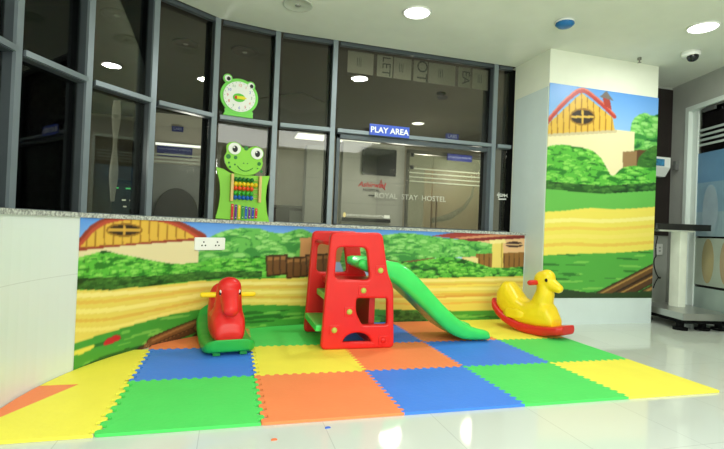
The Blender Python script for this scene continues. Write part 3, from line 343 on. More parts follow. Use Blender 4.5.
POSTER = [["f",[120,176,236],[[-0.265,3.55],[2.195,3.557],[2.273,1.762],[-0.182,1.611]]],["g",[100,160,230],[180,214,240]],["h",[[34,104,52],[60,140,62],[104,184,84],[150,212,120]],[[1.501,2.352],[1.503,2.403],[1.506,2.477],[1.511,2.561],[1.517,2.641],[1.525,2.706],[1.534,2.752],[1.544,2.789],[1.557,2.82],[1.574,2.847],[1.597,2.873],[1.628,2.899],[1.667,2.924],[1.71,2.946],[1.753,2.963],[1.792,2.973],[1.826,2.974],[1.858,2.965],[1.889,2.953],[1.92,2.943],[1.955,2.942],[1.996,2.953],[2.042,2.972],[2.088,2.994],[2.128,3.015],[2.156,3.028],[2.259,2.088],[1.514,2.034]],50,0.0925],["f",[238,226,180],[[-0.132,2.47],[1.254,2.648],[1.606,2.649],[1.617,1.946],[-0.105,1.826]]],["f",[204,190,150],[[-0.132,2.47],[1.254,2.656],[1.256,2.6],[-0.129,2.41]]],["f",[226,184,74],[[-0.027,2.465],[0.002,2.618],[0.573,3.154],[1.169,2.829],[1.216,2.644]]],["l",[170,120,40],0.0166,[[0.053,2.666],[0.061,2.477]]],["l",[170,120,40],0.0166,[[0.155,2.762],[0.166,2.492]]],["l",[170,120,40],0.0166,[[0.258,2.859],[0.273,2.508]]],["l",[170,120,40],0.0166,[[0.362,2.956],[0.381,2.523]]],["l",[170,120,40],0.0166,[[0.467,3.055],[0.489,2.539]]],["l",[170,120,40],0.0166,[[0.573,3.154],[0.598,2.555]]],["l",[170,120,40],0.0166,[[0.686,3.092],[0.709,2.571]]],["l",[170,120,40],0.0166,[[0.801,3.03],[0.82,2.587]]],["l",[170,120,40],0.0166,[[0.916,2.967],[0.932,2.603]]],["l",[170,120,40],0.0166,[[1.032,2.903],[1.045,2.619]]],["l",[170,120,40],0.0166,[[1.15,2.84],[1.159,2.636]]],["l",[186,64,54],0.0592,[[-0.133,2.5],[-0.107,2.533],[-0.07,2.58],[-0.026,2.635],[0.021,2.692],[0.067,2.746],[0.112,2.797],[0.158,2.85],[0.207,2.903],[0.256,2.954],[0.306,3.0],[0.357,3.046],[0.409,3.093],[0.463,3.135],[0.517,3.167],[0.571,3.184],[0.626,3.184],[0.68,3.169],[0.736,3.143],[0.794,3.111],[0.855,3.077],[0.926,3.036],[1.007,2.984],[1.088,2.93],[1.158,2.882],[1.207,2.849]]],["l",[226,120,92],0.0185,[[-0.135,2.537],[-0.108,2.57],[-0.071,2.617],[-0.027,2.672],[0.02,2.73],[0.065,2.784],[0.11,2.835],[0.157,2.888],[0.205,2.941],[0.254,2.992],[0.304,3.038],[0.356,3.084],[0.408,3.131],[0.461,3.173],[0.515,3.205],[0.57,3.223],[0.624,3.222],[0.679,3.207],[0.734,3.182],[0.792,3.15],[0.853,3.116],[0.925,3.075],[1.005,3.023],[1.086,2.969],[1.156,2.921],[1.205,2.888]]],["f",[56,44,34],[[0.819,2.808],[0.81,2.773],[0.781,2.739],[0.735,2.709],[0.677,2.688],[0.612,2.676],[0.546,2.675],[0.487,2.685],[0.44,2.704],[0.409,2.732],[0.398,2.765],[0.406,2.8],[0.434,2.834],[0.48,2.863],[0.537,2.885],[0.602,2.897],[0.668,2.899],[0.728,2.889],[0.776,2.87],[0.808,2.842]]],["l",[224,184,80],0.0333,[[0.388,2.764],[0.829,2.809]]],["l",[224,184,80],0.0333,[[0.602,2.902],[0.612,2.671]]],["l",[160,116,44],0.0204,[[0.829,2.809],[0.819,2.771],[0.789,2.734],[0.741,2.702],[0.68,2.679],[0.612,2.666],[0.544,2.666],[0.482,2.677],[0.433,2.698],[0.401,2.728],[0.388,2.764],[0.398,2.802],[0.427,2.838],[0.474,2.87],[0.534,2.893],[0.602,2.907],[0.67,2.908],[0.733,2.898],[0.783,2.876],[0.816,2.846],[0.829,2.809]]],["f",[170,66,54],[[0.966,3.121],[1.099,3.121],[1.145,2.952],[1.009,3.001]]],["f",[120,110,104],[[0.909,3.13],[1.037,3.24],[1.177,3.098]]],["f",[96,64,40],[[1.619,2.362],[2.183,2.41],[2.195,2.116],[1.631,2.075]]],["f",[150,120,80],[[1.385,2.311],[1.659,2.349],[1.676,1.95],[1.402,1.931]]],["h",[[24,62,26],[36,84,32],[58,112,44],[78,134,54]],[[1.671,2.078],[1.673,2.1],[1.676,2.132],[1.68,2.169],[1.689,2.207],[1.703,2.241],[1.726,2.271],[1.756,2.302],[1.79,2.331],[1.825,2.358],[1.858,2.382],[1.888,2.403],[1.919,2.421],[1.949,2.437],[1.982,2.45],[2.016,2.461],[2.058,2.468],[2.105,2.473],[2.152,2.475],[2.192,2.477],[2.221,2.478],[2.239,2.054],[1.673,2.014]],90,0.074],["h",[[22,78,30],[46,126,42],[92,184,62],[140,214,92]],[[-0.12,2.185],[-0.097,2.201],[-0.066,2.223],[-0.029,2.248],[0.011,2.272],[0.051,2.29],[0.09,2.302],[0.131,2.311],[0.173,2.317],[0.217,2.321],[0.263,2.324],[0.311,2.325],[0.361,2.324],[0.413,2.322],[0.465,2.319],[0.517,2.315],[0.569,2.313],[0.623,2.311],[0.677,2.308],[0.729,2.302],[0.776,2.291],[0.82,2.275],[0.862,2.255],[0.9,2.233],[0.936,2.208],[0.969,2.182],[0.997,2.155],[1.022,2.124],[1.044,2.093],[1.066,2.063],[1.089,2.035],[1.112,2.005],[1.134,1.973],[1.156,1.944],[1.18,1.924],[1.209,1.917],[1.241,1.93],[1.276,1.959],[1.315,1.995],[1.355,2.031],[1.396,2.057],[1.439,2.074],[1.484,2.086],[1.531,2.096],[1.579,2.102],[1.63,2.107],[1.682,2.107],[1.736,2.103],[1.793,2.098],[1.851,2.094],[1.91,2.095],[1.978,2.103],[2.052,2.116],[2.126,2.13],[2.19,2.143],[2.235,2.152],[2.259,1.597],[-0.089,1.467]],300,0.0851],["f",[104,186,80],[[-0.185,1.671],[-0.127,1.671],[-0.046,1.67],[0.05,1.669],[0.153,1.669],[0.255,1.669],[0.357,1.668],[0.465,1.667],[0.577,1.666],[0.69,1.667],[0.803,1.672],[0.91,1.681],[1.014,1.693],[1.12,1.707],[1.237,1.723],[1.371,1.738],[1.541,1.756],[1.745,1.776],[1.954,1.796],[2.139,1.814],[2.27,1.827],[2.295,1.239],[-0.162,1.134]]],["h",[[24,62,26],[36,84,32],[58,112,44],[78,134,54]],[[-0.171,1.762],[0.987,1.746],[2.246,1.891],[2.252,1.761],[0.993,1.621],[-0.166,1.642]],80,0.0518],["f",[242,224,96],[[-0.168,1.283],[-0.111,1.288],[-0.03,1.293],[0.066,1.301],[0.169,1.31],[0.27,1.32],[0.372,1.333],[0.479,1.349],[0.59,1.366],[0.702,1.382],[0.815,1.393],[0.922,1.398],[1.026,1.399],[1.134,1.398],[1.251,1.4],[1.385,1.406],[1.556,1.421],[1.759,1.442],[1.968,1.465],[2.154,1.486],[2.284,1.501],[2.324,0.586],[-0.136,0.537]]],["l",[250,236,140],0.0555,[[-0.145,1.135],[-0.066,1.143],[0.044,1.155],[0.176,1.168],[0.317,1.181],[0.456,1.191],[0.59,1.196],[0.728,1.196],[0.872,1.197],[1.029,1.2],[1.201,1.208],[1.411,1.226],[1.658,1.251],[1.91,1.278],[2.134,1.304],[2.292,1.321]]],["l",[242,206,90],0.0444,[[-0.139,1.015],[-0.061,1.023],[0.049,1.035],[0.181,1.047],[0.322,1.06],[0.461,1.069],[0.595,1.073],[0.733,1.073],[0.878,1.073],[1.034,1.075],[1.206,1.082],[1.416,1.099],[1.663,1.123],[1.916,1.15],[2.139,1.174],[2.298,1.19]]],["l",[246,226,110],0.0555,[[-0.134,0.896],[-0.056,0.903],[0.054,0.914],[0.186,0.927],[0.327,0.938],[0.466,0.947],[0.601,0.95],[0.738,0.95],[0.883,0.948],[1.039,0.95],[1.211,0.957],[1.422,0.973],[1.669,0.995],[1.921,1.021],[2.145,1.044],[2.303,1.06]]],["l",[238,200,84],0.0444,[[-0.129,0.776],[-0.051,0.783],[0.06,0.794],[0.191,0.806],[0.332,0.817],[0.471,0.824],[0.606,0.827],[0.743,0.826],[0.888,0.824],[1.045,0.825],[1.217,0.831],[1.427,0.846],[1.674,0.868],[1.927,0.892],[2.15,0.914],[2.309,0.929]]],["f",[84,170,66],[[-0.14,0.627],[-0.059,0.633],[0.055,0.642],[0.191,0.652],[0.336,0.662],[0.478,0.672],[0.621,0.679],[0.773,0.685],[0.929,0.692],[1.081,0.698],[1.222,0.706],[1.351,0.714],[1.472,0.723],[1.587,0.732],[1.698,0.742],[1.808,0.752],[1.922,0.765],[2.039,0.779],[2.151,0.793],[2.245,0.806],[2.314,0.815],[2.354,-0.117],[-0.109,-0.105]]],["t",[50,120,46],[124,196,84],[[-0.14,0.627],[-0.059,0.633],[0.055,0.642],[0.191,0.652],[0.336,0.662],[0.478,0.672],[0.621,0.679],[0.773,0.685],[0.929,0.692],[1.081,0.698],[1.222,0.706],[1.351,0.714],[1.472,0.723],[1.587,0.732],[1.698,0.742],[1.808,0.752],[1.922,0.765],[2.039,0.779],[2.151,0.793],[2.245,0.806],[2.314,0.815],[2.354,-0.117],[-0.109,-0.105]]],["l",[44,30,20],0.1406,[[1.023,0.03],[2.303,0.586]]],["l",[104,72,38],0.111,[[1.023,0.03],[2.303,0.586]]],["l",[176,136,74],0.0222,[[1.022,0.053],[2.302,0.61]]],["l",[44,30,20],0.1591,[[1.254,-0.033],[2.31,0.422]]],["l",[86,56,32],0.1295,[[1.254,-0.033],[2.31,0.422]]],["l",[176,136,74],0.0222,[[1.253,-0.005],[2.309,0.451]]],["l",[44,30,20],0.1406,[[1.839,0.03],[2.317,0.259]]],["l",[122,88,48],0.111,[[1.839,0.03],[2.317,0.259]]],["l",[176,136,74],0.0222,[[1.838,0.054],[2.316,0.284]]],["f",[44,66,34],[[-0.1,0.089],[-0.048,0.097],[0.023,0.109],[0.11,0.122],[0.21,0.132],[0.321,0.136],[0.439,0.129],[0.569,0.115],[0.713,0.098],[0.875,0.083],[1.059,0.077],[1.293,0.08],[1.577,0.091],[1.873,0.105],[2.136,0.119],[2.323,0.128],[2.333,-0.117],[-0.092,-0.105]]]]
# ------------------------------------------------------------------ painted prints (vertex-colour grids, painted procedurally)
class Canvas:
    def __init__(s, u0, u1, z0, z1, res):
        s.nu = int(round((u1-u0)/res))+1; s.nz = int(round((z1-z0)/res))+1
        s.U, s.Z = np.meshgrid(np.linspace(u0,u1,s.nu), np.linspace(z0,z1,s.nz)); s.C = np.zeros((s.nz,s.nu,3)); s.rng = np.random.RandomState(4)
        s.z0, s.z1, s.u0, s.u1 = z0, z1, u0, u1
    def mask(s, P):
        P = np.array(P); u0,z0 = P.min(0); u1,z1 = P.max(0)
        j = np.where((s.U[0]>=u0-1e-6)&(s.U[0]<=u1+1e-6))[0]; i = np.where((s.Z[:,0]>=z0-1e-6)&(s.Z[:,0]<=z1+1e-6))[0]
        if len(i) == 0 or len(j) == 0: return None
        sl = (slice(i[0],i[-1]+1), slice(j[0],j[-1]+1)); U, Z = s.U[sl], s.Z[sl]; ins = np.zeros(U.shape, bool)
        n = len(P)
        for a in range(n):
            x1,y1 = P[a]; x2,y2 = P[(a+1)%n]
            if y1 == y2: continue
            c = ((y1>Z) != (y2>Z)) & (U < (x2-x1)*(Z-y1)/(y2-y1)+x1); ins ^= c
        return sl, ins
    def fill(s, c, P):
        r = s.mask(P)
        if r is None: return
        sl, m = r; s.C[sl][m] = np.array(c)/255
    def line(s, c, w, P):
        P = np.array(P); c = np.array(c)/255
        for (x1,y1),(x2,y2) in zip(P[:-1],P[1:]):
            m = (s.U[0]>=min(x1,x2)-w)&(s.U[0]<=max(x1,x2)+w); k = (s.Z[:,0]>=min(y1,y2)-w)&(s.Z[:,0]<=max(y1,y2)+w)
            j = np.where(m)[0]; i = np.where(k)[0]
            if len(i) == 0 or len(j) == 0: continue
            sl = (slice(i[0],i[-1]+1), slice(j[0],j[-1]+1)); U, Z = s.U[sl], s.Z[sl]
            L2 = (x2-x1)**2+(y2-y1)**2+1e-12; t = np.clip(((U-x1)*(x2-x1)+(Z-y1)*(y2-y1))/L2,0,1)
            d = np.hypot(U-x1-t*(x2-x1), Z-y1-t*(y2-y1)); s.C[sl][d < w/2+.002] = c
    def leaves(s, pal, P, n, sz):
        r = s.mask(P)
        if r is None: return
        s.fill(pal[0], P); full = np.zeros(s.U.shape, bool); full[r[0]] = r[1]
        idx = np.argwhere(full)
        if len(idx) == 0: return
        zs = s.Z[idx[:,0],0]; order = np.argsort(s.rng.rand(len(idx)))[:n]; order = order[np.argsort(-zs[order])]
        for o in order:
            cz = s.Z[idx[o,0],0]; cu = s.U[0,idx[o,1]]; k = s.rng.rand()
            rx = sz*(1.1+1.5*s.rng.rand()); rz = sz*(.42+.45*s.rng.rand())
            for q,(col,sc,dz) in enumerate(((pal[1],1,0),(pal[2],.8,.25),(pal[3],.45,.45))):
                if q == 2 and k < .45: continue
                if q == 1 and k < .15: continue
                a = np.linspace(0,2*PI,12,endpoint=False)
                rr = s.mask(np.c_[cu+rx*sc*np.cos(a), cz+dz*rz+rz*sc*np.sin(a)])
                if rr is None: continue
                sl, m = rr; mm = m & full[sl]; s.C[sl][mm] = np.array(col)/255
    def grad(s, bottom_is, top_is): pass
    def run(s, cmds):
        for m in cmds:
            if m[0] == 'f': s.fill(m[1], m[2])
            elif m[0] == 'l': s.line(m[1], m[2], m[3])
            elif m[0] == 'h': s.leaves(m[1], m[2], m[3], m[4])
            elif m[0] == 'g':
                zt = s.z1; zb = s.z1-.35*(s.z1-s.z0); t = np.clip((zt-s.Z)/(zt-zb),0,1)[...,None]; t = np.where(s.Z[...,None] > zb, t, 1)
                s.C[:] = (np.array(m[1])*(1-t)+np.array(m[2])*t)/255 if s.C.sum() == 0 or True else s.C
            elif m[0] == 't':
                r = s.mask(m[3]); sl, ins = r
                full = np.zeros(s.U.shape, bool); full[sl] = ins; idx = np.argwhere(full)
                for o in s.rng.choice(len(idx), min(len(idx),int(len(idx)/260)), replace=False):
                    cz = s.Z[idx[o,0],0]; cu = s.U[0,idx[o,1]]; w_ = .05+.22*s.rng.rand(); h_ = .006+.016*s.rng.rand(); tl = .12*(s.rng.rand()-.3)
                    a = np.linspace(0,2*PI,14,endpoint=False); rr = s.mask(np.c_[cu+w_*np.cos(a), cz+h_*np.sin(a)+tl*w_*np.cos(a)])
                    if rr is None: continue
                    s2, m2 = rr; s.C[s2][m2 & full[s2]] = np.array(m[1] if s.rng.rand() < .5 else m[2])/255
        C = s.C; K = C.copy()
        for _ in range(1):
            K[1:-1,1:-1] = .5*C[1:-1,1:-1]+.125*(C[:-2,1:-1]+C[2:,1:-1]+C[1:-1,:-2]+C[1:-1,2:]); C = K.copy()
        s.C = C
def print_mesh(name, cv, posfn, m, sat=1.0):
    co = posfn(cv.U.ravel(), cv.Z.ravel()); nz, nu = cv.U.shape
    idx = np.arange(nz*nu).reshape(nz,nu); f = np.stack([idx[:-1,:-1],idx[:-1,1:],idx[1:,1:],idx[1:,:-1]],-1).reshape(-1,4)
    me = bpy.data.meshes.new(name); me.from_pydata(co.tolist(), [], f.tolist())
    at = me.color_attributes.new('print','FLOAT_COLOR','POINT')
    c = cv.C.reshape(-1,3); c = np.where(c <= .04045, c/12.92, ((c+.055)/1.055)**2.4)
    at.data.foreach_set('color', np.c_[c, np.ones(len(c))].astype(np.float32).ravel())
    me.materials.append(m); o = bpy.data.objects.new(name, me); COL.objects.link(o); return o
PRINT = attr_mat('printed_vinyl', .38)
cv = Canvas(1.105, ARC+LLEN-.02, .0, 1.333, .0105); cv.run(MURAL)
us = cv.U[0]; ptab = np.array([tuple(wp(float(s_), .004)[0]) for s_ in us])
def mural_pos(U, Z):
    j = np.clip(np.round((U-us[0])/(us[1]-us[0])).astype(int),0,len(us)-1); return np.c_[ptab[j,0], ptab[j,1], Z]
tag(print_mesh('wall_mural', cv, mural_pos, PRINT), 'long printed landscape mural of barn, hedges and yellow path on the curved low wall', 'mural')
cv = Canvas(0, 2.06, 0, 3.241, .0115); cv.run(POSTER)
def poster_pos(U, Z): return np.c_[6.268+U*1.003, np.full(len(U), 2.868), .406+Z]
pst = print_mesh('column_poster', cv, poster_pos, PRINT)
tag(pst, 'tall printed poster of a yellow barn and hedges on the front of the column', 'poster')

# ------------------------------------------------------------------ foam mats
def wav(a, b, out, N=25, amp=.017):
    """interlocking puzzle edge from a to b (tooth side alternates)"""
    a, b = Vector(a), Vector(b); d = b-a; n = Vector((-d.y,d.x)).normalized(); pts = []
    for k in range(N):
        s_ = 1 if k % 2 == 0 else -1
        for t, o in ((k+.10,s_*amp*.75),(k+.0+.3,s_*amp),(k+.7,s_*amp),(k+.9,s_*amp*.75)):
            pts.append(a+d*(t/N)+n*o)
    return [a]+pts+[b]
def clip(poly, P, n):
    out = []
    for i in range(len(poly)):
        a, b = poly[i], poly[(i+1)%len(poly)]; da, db = (a-P).dot(n), (b-P).dot(n)
        if da >= 0: out.append(a)
        if (da >= 0) != (db >= 0): out.append(a.lerp(b, da/(da-db)))
    return out
MC = {'y': ('yellow',(252,240,84)), 'o': ('orange',(255,142,88)), 'g': ('green',(84,222,104)), 'b': ('blue',(70,134,238))}
def foam(k):
    nm, c = MC[k]; m = mat('foam_'+nm, c, .55, .03, 5, spec=.35)
    if 'wv' not in m: 
        nt = m.node_tree; b = nt.nodes['Principled BSDF']; tc = nt.nodes.new('ShaderNodeTexCoord'); v = nt.nodes.new('ShaderNodeTexVoronoi'); v.inputs['Scale'].default_value = 42
        v.feature = 'F1'; bp = nt.nodes.new('ShaderNodeBump'); bp.inputs['Strength'].default_value = .35; bp.inputs['Distance'].default_value = .003
        nt.links.new(tc.outputs['Object'], v.inputs['Vector']); nt.links.new(v.outputs['Distance'], bp.inputs['Height']); nt.links.new(bp.outputs['Normal'], b.inputs['Normal']); m['wv'] = 1
    return m
GRID = {(0,0):'y',(1,0):'g',(2,0):'o',(3,0):'b',(4,0):'g',(5,0):'y',(0,1):'y',(1,1):'b',(2,1):'y',(3,1):'o',(4,1):'b',(5,1):'g',
        (1,2):'o',(2,2):'g',(3,2):'b',(4,2):'o',(5,2):'y'}
MLAB = {(0,0):'yellow foam mat at the front left corner of the play floor',(1,0):'large green foam mat in the front row left of the orange one',
 (2,0):'orange foam mat in the middle of the front row',(3,0):'blue foam mat in the front row between orange and green',(4,0):'green foam mat in the front row beside the yellow corner mat',
 (5,0):'yellow foam mat at the far right front corner on the white floor',(0,1):'yellow foam mat against the curved wall behind the front left mat',(1,1):'blue foam mat in front of the red rocking horse',
 (2,1):'yellow foam mat just in front of the red slide tower',(3,1):'orange foam mat right of the foot of the slide tower',(4,1):'blue foam mat in front of the slide end',
 (5,1):'green foam mat under the front of the yellow rocking toy',(1,2):'orange foam mat sliver along the mural behind the rocking horse',(2,2):'green foam mat behind the tower against the mural',
 (3,2):'dark shaded blue foam mat behind the slide tower',(4,2):'orange foam mat along the mural under the slide chute',(5,2):'yellow foam mat along the mural behind the yellow rocking toy'}
path = wall_path(.012, -1.0, ARC+LLEN, .2)
def clip_wall(poly):
    for a, b in zip(path[:-1], path[1:]):
        d = b-a; nrm = Vector((d.y,-d.x)).normalized(); poly = clip(poly, a, nrm)
        if len(poly) < 3: return poly
    return poly
def mat_piece(poly, k, lab):
    poly = clip_wall(poly)
    q = []
    for v in poly:
        if not q or (v-q[-1]).length > 1e-4: q.append(v)
    bm = bm_new(); prism(bm, [(v.x,v.y) for v in q], 0.001, .021)
    o = obj('foam_mat', bm, foam(k)); return tag(o, lab, 'foam mat', 'interlocking foam floor mats')
EC, ER = {}, {}
for i in range(1,6): 
    for j in range(3): EC[(i,j)] = wav((i,j),(i,j+1),1,*((15,.026) if i < 3 and j < 2 else (25,.017)))       # column seams
for i in range(0,6):
    for j in range(1,3): ER[(i,j)] = wav((i,j),(i+1,j),1)     # row seams
for (i,j), k in GRID.items():
    if (i,j) == (0,0): 
        poly = [Vector((.18,0.)), Vector((1,0))]+EC[(1,0)][1:]+ER[(0,1)][::-1][1:30]+[Vector((.64,.985))]
    elif (i,j) == (0,1): poly = [Vector((.0,1.0)),Vector((.64,.985))]+ER[(0,1)][-30:]+EC[(1,1)][1:]+[Vector((0,2))]
    else:
        bot = ER.get((i,j)) if j > 0 and (i,j-1) in GRID else [Vector((i,j)),Vector((i+1,j))]
        right = EC.get((i+1,j)) if (i+1,j) in GRID else [Vector((i+1,j)),Vector((i+1,j+1))]
        top = ER.get((i,j+1)) if (i,j+1) in GRID else [Vector((i,j+1)),Vector((i+1,j+1))]
        left = EC.get((i,j)) if i > 0 and (i,j) in EC else [Vector((i,j)),Vector((i,j+1))]
        if j == 2: top = [Vector((i,3.35)),Vector((i+1,3.35))]; right = right[:-1]+[Vector((i+1,3.0))]; left = left[:-1]+[Vector((i,3.0))]
        if j == 2 and i == 5: right = [Vector((6,2)),Vector((6,3.35))]
        poly = list(bot)+list(right[1:])+list(top[::-1][1:] if j != 2 else top[::-1])+list(left[::-1][1:-1])
    if j < 2:      # worn seams: a thin gap shows the floor beside the first two column seams
        if (i+1) in (1,2): e_ = set(tuple(v) for v in EC[(i+1,j)]); poly = [Vector((v[0]-.014,v[1])) if tuple(v) in e_ else v for v in poly]
        if i in (1,2): e_ = set(tuple(v) for v in EC[(i,j)]); poly = [Vector((v[0]+.014,v[1])) if tuple(v) in e_ else v for v in poly]
    mat_piece(poly, k, MLAB[(i,j)])
# odd orange mat cut to the curved wall at the far left
mat_piece([Vector((-.3,-.9)),Vector((-.25,-1.2)),Vector((.18,-.005)),Vector((.634,.978)),Vector((.0,.985))], 'o', 'orange foam mat wedge beside the white wall at the far left')
# small paper scraps on the floor
for nm,c,x,y in (('orange',(240,120,70),2.052,-.225),('blue',(70,110,210),2.413,-.112)):
    bm = bm_new(); prism(bm, round_poly([(x-.02,y-.012),(x+.022,y-.006),(x+.012,y+.014),(x-.014,y+.01)], .006), .0005, .006)
    tag(obj('paper_scrap', bm, mat('scrap_'+nm, c, .7)), 'tiny %s scrap on the white floor in front of the mats' % nm, 'scrap')

# ------------------------------------------------------------------ slide
RED = mat('red_plastic', (222,36,34), .33, .04, 8, bump=.15, bscale=220)
GRN = mat('green_plastic', (66,222,98), .3, .04, 8, coat=.2)
YGR = mat('lime_bolt', (186,196,84), .4)
def xz(pts): return pts
NY, FY = 1.80, 2.66
sl = thing('toddler_slide', 'red toddler slide tower with green chute in the centre of the foam mats', 'slide', (0,0,0))
outer = round_poly([(2.715,.022),(3.545,.022),(3.515,.70),(3.44,.85),(3.36,1.30),(2.775,1.285)], [.06,.06,.08,.08,.07,.07])
w1 = round_poly([(2.842,.775),(2.85,1.125),(3.185,1.128),(3.238,.775)], .06)
w2 = round_poly([(3.165,.283),(3.092,.42),(3.092,.572),(3.445,.572),(3.458,.283)], [.03,.05,.03,.03,.03])
w3 = [(2.955,.098)]+oval(3.115,.098,.155,.10,14,PI,0)[1:-1]+[(3.28,.098)]
bolts = [(2.853,.234,1),(3.013,.43,1),(3.162,.66,1),(3.348,.882,1),(3.41,.112,0)]
bolt_proto = None
for nm, y, sgn in (('near',NY,-1),('far',FY,1)):
    xo = 0 if sgn < 0 else -.05
    pn = plate('side_panel', [outer,w1,w2,w3], .085, .024, RED, sl, T(xo,y,0))
    # raised rims round the openings
    for x,z,g in bolts:
        bm = bm_new(); x += xo; box(bm, x-.056,x+.056, y+sgn*.04-.012, y+sgn*.04+.012, z-.056, z+.056, bev=.014)
        b = obj('bolt_boss', bm, RED, pn)
        bm = bm_new(); lathe(bm, [(.0,-.006),(.03,-.006),(.032,.0),(.025,.014),(0,.016)], 14, T(x,y+sgn*.052,z) @ RX(PI/2 if sgn < 0 else -PI/2))
        obj('bolt_cap', bm, YGR if g else RED, pn, True)
# inner body: platform, riser, cross ties
bm = bm_new(); box(bm, 2.86,3.42,NY+.045,FY-.045,.66,.735, bev=.02); obj('platform', bm, RED, sl)
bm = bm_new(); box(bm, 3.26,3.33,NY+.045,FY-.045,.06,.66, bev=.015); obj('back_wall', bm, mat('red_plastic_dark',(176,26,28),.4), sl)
for x0,x1,z0,z1 in ((2.665,2.94,.20,.27),(2.80,3.06,.50,.575)):
    bm = bm_new(); prism(bm, [(NY+.045,0),(FY-.045,0),(FY-.045,1),(NY+.045,1)],0,1)
    bm.free(); bm = bm_new()
    vs = box(bm, x0,x1,NY+.046,FY-.046,z0,z1, bev=.022); obj('step', bm, GRN, sl)
for x0,x1,z0,z1 in ((2.78,2.84,1.16,1.23),):
    bm = bm_new(); tube(bm, [(x0,NY+.04,z0),(x0,FY-.04,z0)], .022, 12); obj('cross_bar', bm, RED, sl, True)
# chute: closed loft of a trough section
st = [(3.14,.985,.08),(3.20,1.0,.13),(3.30,1.0,.17),(3.47,.985,.21),(3.60,.965,.25),(3.69,.925,.275),(3.78,.865,.285),(3.88,.78,.285),(3.98,.685,.275),(4.08,.585,.265),
      (4.18,.49,.255),(4.28,.40,.245),(4.38,.32,.225),(4.48,.255,.195),(4.56,.215,.165),(4.66,.185,.14),(4.76,.165,.12),(4.82,.14,.10),(4.85,.10,.06)]
def sect(w, D, last):
    d = min(.085, D-.035) if not last else D*.4; R_ = [(-w+.03,-D),(-w,-D*.75),(-w-.012,-.05),(-w,-.012),(-w+.028,0),(-w+.056,-.015),(-w+.075,-.06),(-w+.11,-d+.015),(-w+.17,-d)]
    return R_+[(0,-d-.006)]+[(-a,b) for a,b in R_[::-1]]+[(w*.5,-D-.001),(0,-D-.002),(-w*.5,-D-.001)]
bm = bm_new(); rings = []; yc = 2.20
for i,(x,z,D) in enumerate(st):
    w = .30 if i < 6 else (.30-.015*min(1,(i-5)/6)); w *= 1 if i < len(st)-2 else (.95 if i == len(st)-2 else .85)
    zb = max(z-D, .024); rings.append([bm.verts.new((x, yc-.02+a, z+b if z+b > .024 else .024)) for a,b in sect(w, min(D,z-.024), i == len(st)-1)])
n = len(rings[0])
for a,b in zip(rings[:-1],rings[1:]):
    for k in range(n): bm.faces.new([a[k],a[(k+1)%n],b[(k+1)%n],b[k]])
bm.faces.new(rings[0][::-1]); bm.faces.new(rings[-1])
ch = obj('chute', bm, GRN, sl, True)

# ------------------------------------------------------------------ rocking toys
def rocker_shell(bm, prof, th, hw, flat=.0):
    """curved rocker slab: prof = [(x,z_bottom,halfwidth_scale)]"""
    rings = []
    for x,z,ws in prof:
        w = hw*ws; R_ = round_poly([(-w,z),(w,z),(w,z+th),(-w,z+th)], th*.45, 4); rings.append([bm.verts.new((x,a,b)) for a,b in R_])
    n = len(rings[0])
    for a,b in zip(rings[:-1],rings[1:]):
        for k in range(n): bm.faces.new([a[k],a[(k+1)%n],b[(k+1)%n],b[k]])
    bm.faces.new(rings[0][::-1]); bm.faces.new(rings[-1])
def loft_x(bm, prof, p=2.6, n=20):
    rings = []
    for x,z0,z1,w in prof:
        c = (z0+z1)/2; h = (z1-z0)/2; R_ = []
        for k in range(n):
            a = 2*PI*k/n; ca, sa = math.cos(a), math.sin(a)
            R_.append(bm.verts.new((x, w*math.copysign(abs(ca)**(2/p),ca), c+h*math.copysign(abs(sa)**(2/p),sa))))
        rings.append(R_)
    for a,b in zip(rings[:-1],rings[1:]):
        for k in range(n): bm.faces.new([a[k],a[(k+1)%n],b[(k+1)%n],b[k]])
    bm.faces.new(rings[0][::-1]); bm.faces.new(rings[-1])
def chain(bm, pts, seg=16):
    """capsule chain with changing radius: pts=[(x,y,z,rx,ry)]"""
    for (x0,y0,z0,a0,b0),(x1,y1,z1,a1,b1) in zip(pts[:-1],pts[1:]):
        for k in range(7):
            t = k/6; ellipsoid(bm, (x0+(x1-x0)*t,y0+(y1-y0)*t,z0+(z1-z0)*t), (a0+(a1-a0)*t,b0+(b1-b0)*t,(a0+(a1-a0)*t)), seg=seg, rings=10)
# horse, facing the camera
hr = thing('rocking_horse', 'red plastic rocking horse on a green rocker base, facing forward beside the slide tower', 'rocking horse', (1.72,2.08,.022), -PI/2+.15)
bm = bm_new(); rocker_shell(bm, [(-.56,.24,.62),(-.52,.20,.85),(-.42,.135,.97),(-.30,.08,1),(-.15,.035,1),(0,.005,1),(.15,.002,1),(.28,.008,1),(.38,.022,.97),(.44,.04,.9),(.47,.055,.72)], .12, .262)
rk = fuse('rocker_base', bm, mat('deep_green_plastic',(34,168,66),.35,.04), hr, .013, 8)
for y_ in (-.13,.13):
    bm = bm_new(); box(bm, .36,.43,y_-.035,y_+.035,.005,.05, bev=.008); obj('base_lug', bm, mat('green_plastic_dark',(30,140,60),.4), rk)
bm = bm_new()
loft_x(bm, [(-.44,.28,.46,.07),(-.40,.22,.60,.12),(-.32,.15,.64,.145),(-.22,.1,.56,.16),(-.08,.08,.42,.17),(.06,.07,.42,.175),(.18,.07,.46,.178),(.29,.08,.40,.165),(.36,.10,.30,.14),(.385,.12,.22,.11)])
chain(bm, [(.14,0,.34,.15,.165),(.18,0,.48,.125,.14),(.19,0,.60,.11,.130),(.205,0,.66,.10,.122)])
chain(bm, [(.21,0,.62,.09,.11),(.30,0,.52,.078,.09),(.355,0,.44,.072,.085)])
bd = fuse('body', bm, RED, hr, .012, 5)
